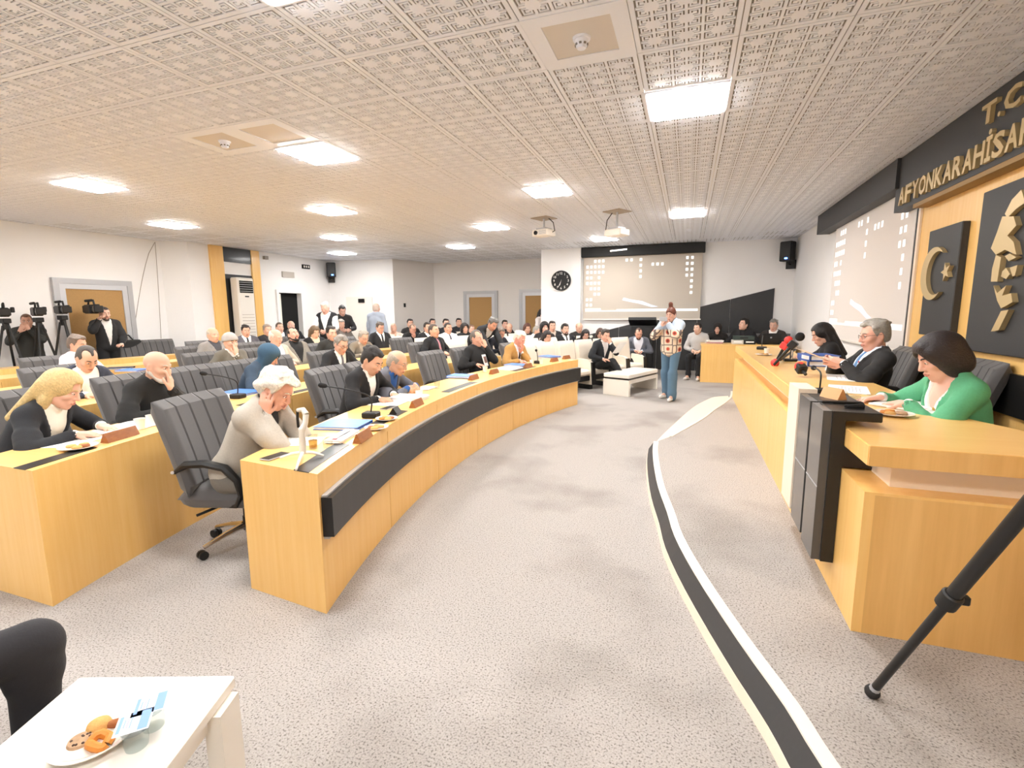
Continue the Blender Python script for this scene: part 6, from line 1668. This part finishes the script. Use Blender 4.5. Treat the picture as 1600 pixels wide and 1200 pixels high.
for k in range(2):
    p = at(1278, 566, DTOP + .03); t = thing('lever_arch_file', ['blue file with white label lying at the bottom before the reading person', 'blue file with white spine label lying on top before the reading person'][k], 'folder', (p[0], p[1], DTOP + k * .058), radians(96 + 4 * k), 'blue files on the dais')
    MB().box((0, 0, .004), (.32, .29, .006)).build('cover', mat('file_blue', '#3E64B4', .45), t); MB().box((0, 0, .053), (.32, .29, .006)).build('cover', mat('file_blue', '#3E64B4'), t)
    MB().box((0, .143, .0285), (.32, .006, .05)).build('spine', mat('file_blue', '#3E64B4'), t); MB().box((0, -.005, .0285), (.30, .26, .042)).build('pages', M_PAPER, t)
    MB().box((-.05, .1465, .0285), (.18, .002, .038)).build('label', M_PAPER, t)
    for c in range(3): MB().box((-.05, .148, .0185 + c * .01), (.14, .0006, .003)).build('print_line', mat('print_grey', '#B9B6B6'), t)
p = at(1240, 549, DTOP); tag(MB().box((0, 0, .03), (.07, .06, .06), bev=.004).build('carton', mat('carton', '#E0B278', .8), None, (1.12, 5.72, DTOP), .3), 'small tan carton before the person in black at the dais', 'box')
paper(1318, 577, 'white pages before the reading person at the dais', z=DTOP, n=6, rz=2.9, size=(.3, .42))
paper(1325, 591, 'white sheet between the reader and the person in green', z=DTOP, n=3, rz=2.95, size=(.3, .42))
paper(1325, 609, 'white sheets left of the hands of the person in green', z=DTOP, n=4, rz=2.9, size=(.24, .4))
paper(1432, 636, 'large white sheet on a dark board nearest the right edge of the dais', z=DTOP, n=8, rz=2.35, size=(.34, .34))
plate(1396, 646, 'white plate of cookies in front of the person in green', z=DTOP, r=.095, n=5, seed=21)
glass(1315, 622, 'left one of two tea glasses by the person in green', z=DTOP, r=.03)
glass(1335, 630, 'right one of two tea glasses by the person in green', z=DTOP, r=.03)
cup(1318, 640, 'white cup between the rostrum and the plate of cookies', z=DTOP)
phone(1376, 629, 'dark phone under the hands of the person in green', z=DTOP, turn=60)
b = at(1272, 606, DTOP + .01); t = thing('headset', 'black over-ear headset lying on the dais beside the rostrum', 'headset', (.93, 3.78, DTOP))
MB().tube([(.085 * cos(q), .105 * sin(q), .014) for q in np.linspace(0, 2 * pi, 25)], .011, 8, cap=False).build('headband', M_PLASTIC, t)
for s_ in (-1, 1): MB().lathe([(0, 0), (.035, 0), (.038, .02), (.03, .035), (0, .035)], (.0, .1 * s_, .003), 16).build('ear_cup', mat('foam_black', '#1E1D1D'), t)
gooseneck((1280, 617), (1272, 575), 'black gooseneck microphone rising beside the headset', z=DTOP, up=.1)
t = nameplate(1289, 609, 'tan wooden nameplate standing on the rostrum shelf', z=1.10, turn=30, L=.13); t.location = (.80, 3.22, 1.10)
for c in t.children: 
    if c.name.startswith('block'): c.data.materials[0] = mat('nameplate_tan', '#D9A068', .4)
tag(MB().box((0, 0, .006), (.2, .03, .012), bev=.003).build('pen_tray', M_PLASTIC, None, (.80, 3.05, 1.10), .1), 'thin black bar lying on the rostrum shelf', 'tray')
tag(MB().tube([(-.04, 0, .008), (0, 0, .008), (.045, .01, .012)], [.006, .012, .016], 8).build('small_microphone', mat('foam_black', '#1E1D1D'), None, (.82, 2.92, 1.10)), 'tiny black clip microphone on the rostrum shelf', 'microphone')
# sheet held by the reading person
def between(name, label, P, wd, ln, R, tint=None):
    o = MB().box((0, 0, 0), (ln, wd, .0012), R=R).build(name, tint or M_PAPER); o.location = P; return tag(o, label, 'paper')
def worldp(root, q):
    f = root.rotation_euler[2]; s_ = root.scale[0]
    return np.array([root.location[0] + s_ * (q[0] * cos(f) - q[1] * sin(f)), root.location[1] + s_ * (q[0] * sin(f) + q[1] * cos(f)), root.location[2] + s_ * q[2]])
h1 = worldp(READER, RP.wr[1] + RP.hd[1] * .13); h2 = worldp(READER, RP.wr[-1] + RP.hd[-1] * .13); m = (h1 + h2) / 2
between('held_sheet', 'white sheet held up in both hands by the reading person', m + np.array([-.06, 0, .035]), .21, .30, rotm(radians(186), radians(-22), 0))
h1 = worldp(P46, _.wr[-1] + _.hd[-1] * .12) if False else None
between('held_sheet', 'white sheet held by the person with crossed legs on the white seat', np.array([P46P[0] + .30, P46P[1] - .10, .86]), .21, .30, rotm(radians(-35), radians(-50), 0))
h = worldp(PH, PHP.wr[-1] + PHP.hd[-1] * .11)
t = thing('mobile_phone', 'phone held up by the standing person in patchwork coat', 'phone', tuple(h + np.array([0, -.03, .03])), radians(-112))
MB().box((0, 0, 0), (.009, .15, .075), bev=.003).build('body', M_ALU, t); MB().box((-.005, 0, 0), (.002, .14, .068)).build('screen', M_BLACK, t)
# waiter's vest, lapel pins
# -- side desk
_q = at(1117, 536, .861)
for k in range(3):
    _c = paper(1117, 536, ['bottom white stack on the side desk', 'pink edged folder stack on the side desk', 'top white stack on the side desk'][k], z=.861 + k * .022, n=14, rz=radians(80 + 8 * k), size=(.22, .34), col=mat('folder_pink', '#C98A98', .6) if k == 0 else None); _c.location = (_q[0], min(_q[1], 12.2), .861 + k * .022)
p = onY(1160, 530, 12.0)
for k in range(3):
    x_ = p[0] + (-.10, .14, .02)[k]; z_ = .861 + (0, 0, .09)[k]
    t = thing('case_box', ['left low black and white equipment case on the side desk', 'right low black equipment case on the side desk', 'green-black equipment case on top of the two on the side desk'][k], 'case', (x_, 12.02, z_), 0, 'equipment cases on the side desk')
    MB().box((0, 0, .045), (.23 if k < 2 else .42, .3, .09), bev=.008).build('body', [mat('case_white', '#D8D4CC', .5), M_PLASTIC, mat('case_green', '#3A4640', .5)][k], t); MB().box((0, -.152, .05), (.16, .004, .03)).build('label', M_PAPER if k < 2 else M_BLACK, t)
t = thing('laptop', 'open black laptop seen from behind on the side desk', 'laptop', (1.70, 11.98, .861), radians(-80))
MB().box((-.10, 0, .01), (.25, .38, .02), bev=.004).build('base', M_PLASTIC, t); MB().box((.06, 0, .125), (.012, .40, .24), bev=.004, R=rotm(0, radians(12), 0)).build('screen', M_PLASTIC, t); MB().box((.075, 0, .15), (.002, .035, .03), R=rotm(0, radians(12), 0)).build('emblem', M_ALU, t)
# ---------------------------------------------------------------- television cameras
def tripod(mb_parent, h, spread, rz0=0., r=.016):
    for k in range(3):
        q = rz0 + 2 * pi * k / 3; f = np.array([spread * cos(q), spread * sin(q), .02]); a = np.array([.04 * cos(q), .04 * sin(q), h])
        l = MB().tube([f, f * .55 + a * .45], r * .8, 8).build('leg', M_PLASTIC, mb_parent); MB().tube([f * .55 + a * .45, a], r * 1.15, 8).build('leg_sleeve', M_PLASTIC, l)
        MB().tube([f * .25, f * .25], .01) if False else None
        mb = MB(); sphere_mb(mb, f, .024, n=8, m=5); mb.build('foot', M_PLASTIC, l)
    MB().tube([(0, 0, h - .06), (0, 0, h + .05)], .045, 10).build('collar', M_PLASTIC, mb_parent)
    mb = MB()
    for k in range(3):
        q0, q1 = rz0 + 2 * pi * k / 3, rz0 + 2 * pi * (k + 1) / 3; mb.tube([(spread * .62 * cos(q0), spread * .62 * sin(q0), h * .36), (spread * .62 * cos(q1), spread * .62 * sin(q1), h * .36)], .009, 6)
    mb.build('spreader', M_PLASTIC, mb_parent)
def video_camera(label, loc, rz, size=1., light=True):
    t = thing('video_camera', label, 'video camera', loc, rz); s_ = size
    S = lambda *a: tuple(x * s_ for x in a)
    MB().box(S(-.02, 0, .1), S(.30, .13, .15), bev=.02 * s_).build('body', M_PLASTIC, t)
    R = np.array([[0, 0, 1], [0, 1, 0], [-1, 0, 0]])
    MB().lathe([(0, 0), (.048 * s_, 0), (.052 * s_, .09 * s_), (.062 * s_, .16 * s_), (.05 * s_, .16 * s_), (.045 * s_, .12 * s_), (0, .12 * s_)], S(.12, 0, .1), 16, R=R).build('lens', M_BLACK, t)
    MB().box(S(.30, 0, .1), S(.07, .13, .11), bev=.01 * s_).build('lens_hood', M_BLACK, t)
    MB().tube([S(-.12, 0, .175), S(-.09, 0, .235), S(.12, 0, .245), S(.15, 0, .18)], .015 * s_, 8).build('carry_handle', M_PLASTIC, t)
    MB().tube([S(.02, -.07, .235), S(.28, -.07, .24)], .022 * s_, 10).build('gun_microphone', mat('foam_black', '#1E1D1D', .95), t)
    MB().box(S(-.10, .11, .14), S(.12, .05, .09), bev=.01 * s_).build('viewfinder', M_PLASTIC, t)
    MB().box(S(-.21, 0, .1), S(.10, .10, .12), bev=.01 * s_).build('battery', M_PLASTIC, t)
    return t
def camera_on_tripod(lab_c, lab_t, x, px, py_lens, rz):
    p = onX(px, py_lens, x); hz = p[2] - .1
    t = thing('camera_tripod', lab_t, 'tripod', (p[0], p[1], 0), 0, 'camera tripods along the left wall')
    tripod(t, hz - .12, .34, radians(20 + px))
    MB().box((0, 0, hz - .04), (.13, .11, .08), bev=.01).build('fluid_head', M_PLASTIC, t)
    MB().tube([(0, .05, hz - .05), (-.3, .1, hz - .2)], .01, 6).build('pan_bar', M_PLASTIC, t)
    return video_camera(lab_c, (p[0], p[1], hz), rz), p
camera_on_tripod('television camera with a red badge at the very left edge', 'black tripod at the very left edge', -10.6, 6, 488, radians(-22))
camera_on_tripod('television camera in front of the operator in olive', 'black tripod in front of the operator in olive', -10.58, 58, 487, radians(-18))
camera_on_tripod('television camera on the tripod before the tan door', 'black tripod before the tan door', -10.6, 96, 484, radians(-15))
video_camera('television camera resting on the shoulder of the operator in black leather', (SHOULDER[0] - .02, SHOULDER[1] - .21, SHOULDER[2] - .03), radians(-14), 1.15)
t = thing('bag', 'black bag with raised handles behind the empty chairs by the left wall', 'bag', (-11.05, 7.0, 0))
MB().box((0, 0, .54), (.22, .55, 1.06), bev=.03).build('body', M_BLACKM, t); MB().tube([(0, -.16, 1.06), (0, -.08, 1.17), (0, .08, 1.17), (0, .16, 1.06)], .014, 8).build('handle', M_BLACKM, t)
# ---------------------------------------------------------------- big tripod at the lower right
F0 = onz(1361, 1083, SZ + .012); d = ray(1700, 679); k = 1.55 / d[1]; A0 = np.array([d[0] * k, 1.55, CAM_H + d[2] * k])
t = thing('camera_tripod', 'large black camera tripod whose leg slants across the lower right', 'tripod', (A0[0], A0[1], SZ))
rel_ = lambda q: np.array(q) - np.array([A0[0], A0[1], SZ])
for k, ft in enumerate((F0, np.array([A0[0] + .62, A0[1] + .28, SZ + .012]), np.array([A0[0] + .2, A0[1] - .7, SZ + .012]))):
    a, f = rel_(A0), rel_(ft); m = f + (a - f) * .47
    l = MB().tube([f, m], .0145, 12).build('leg', M_BLACK, t)
    MB().tube([m, a], .021, 12).build('leg_sleeve', M_BLACK, l)
    u = unit(a - f); MB().tube([m - u * .03, m - u * .025, m + u * .025, m + u * .03], [.022, .029, .029, .024], 14).build('clamp', M_PLASTIC, l)
    sv = unit(np.cross(u, [0, 0, 1.])); MB().box((0, 0, 0), (.05, .022, .03), bev=.004).build('clamp_lever', M_PLASTIC, l).location = m + sv * -.035 if k else m - sv * .035
    mb = MB(); sphere_mb(mb, f + u * .012, .026, n=12, m=8); mb.build('foot', mat('rubber', '#252424', .8), l); MB().tube([f + u * .03, f + u * .045], .018, 10).build('ferrule', M_ALU, l)
MB().tube([rel_(A0) - np.array([0, 0, .06]), rel_(A0) + np.array([0, 0, .1])], .05, 12).build('collar', M_BLACK, t)
# ---------------------------------------------------------------- on the low table
ZT = .4505
p = at(150, 1152, ZT); t = thing('plate', 'white plate with four different cookies on the low table', 'plate', (p[0], p[1], ZT))
MB().lathe([(0, .003), (.06, .003), (.07, .006), (.104, .018), (.105, .021), (.07, .011), (0, .009)], n=36).build('dish', M_CHINA, t)
MB().lathe([(.086, .0165), (.088, .0175), (.09, .0178)], n=36).build('rim_line', mat('rim', '#E4DCD2', .4), t)
def cookie(px, py, label, build, z=.010):
    q = at(px, py, ZT + .02); o = build(); o.location = (q[0], q[1], ZT + z); return tag(o, label, 'cookie')
cookie(126, 1157, 'dark speckled chocolate chip cookie on the plate', lambda: MB().lathe([(0, 0), (.026, .0), (.031, .006), (.027, .014), (0, .018)], n=18).build('cookie', M_COOK[3]))
for k in range(9):
    r_ = random.Random(k); a_ = r_.random() * 6.28; rr = .022 * sqrt(r_.random()); mb = MB(); sphere_mb(mb, (rr * cos(a_), rr * sin(a_), .0165 - rr * .1), .0038, n=6, m=4); mb.build('chocolate_chip', mat('chocolate', '#4A3228', .5), SC.objects['cookie'] if False else [o for o in SC.objects if o.get('label', '').startswith('dark speckled')][0])
cookie(155, 1134, 'round pale domed cookie on the plate', lambda: MB().lathe([(0, 0), (.024, 0), (.030, .008), (.026, .02), (.014, .028), (0, .03)], n=20).build('cookie', M_COOK[0]))
cookie(157, 1160, 'glossy orange twisted pastry on the plate', lambda: MB().tube([(.026 * cos(q), .02 * sin(q), .014 + .004 * sin(3 * q)) for q in np.linspace(0, 2 * pi, 17)], .012, 8, cap=False).build('pastry', M_COOK[1]))
cookie(186, 1132, 'brown finger biscuit leaning at the plate edge', lambda: MB().tube([(-.03, -.012, .008), (-.015, -.006, .012), (.02, .008, .022), (.032, .013, .026)], [.008, .012, .012, .007], 10).build('biscuit', M_COOK[2]))
M_FOIL = mat('foil_lid', '#DCE4F4', .35, metal=.2); M_FOILB = mat('foil_blue', '#7FA4DC', .4); M_PINK = mat('foil_pink', '#D9A8C0', .5)
for k, (px, py) in enumerate(((212, 1150), (238, 1120))):
    q = at(px, py, ZT + .03); t = thing('water_cup', ['nearer sealed plastic water cup with a blue and white foil lid', 'farther sealed plastic water cup with a blue and white foil lid'][k], 'cup', (q[0], q[1], ZT), radians(45), 'sealed water cups on the low table')
    MB().lathe([(0, .0), (.026, .0), (.029, .02), (.027, .03), (.032, .05), (.035, .066), (.036, .07)], n=24).build('cup', M_GLASS, t)
    MB().lathe([(0, .052), (.0315, .052)], n=20).build('water_surface', thin_glass('water', '#F4FAFF', .2), t)
    MB().box((0, 0, .072), (.078, .078, .0015)).build('foil_lid', M_FOIL, t)
    MB().box((.024, 0, .0731), (.022, .07, .0004)).build('blue_band', M_FOILB, t); MB().box((-.03, 0, .0731), (.008, .06, .0004)).build('blue_band', M_FOILB, t)
    for c in range(3): MB().box((-.006 - c * .007, 0, .0731), (.0025, .04 - c * .006, .0004)).build('print_line', M_PINK if c % 2 else M_FOILB, t)

# ---------------------------------------------------------------- pins and buttons
def pin(root, P, q, col, r=.008, name='lapel_pin'):
    w_ = P.T.p(q); R = np.stack([P.T.R[:, 1], P.T.R[:, 2], P.T.R[:, 0]], 1)
    MB().lathe([(0, 0), (r, 0), (r, .004), (0, .006)], n=12, R=R).build(name, mat('pin_' + col, col, .4, metal=.2), root, tuple(w_))
pin(READER, RP, (.128, .075, .40), '#C8322E'); pin(GREEN, GP, (.135, .085, .37), '#C9A24A', .011)
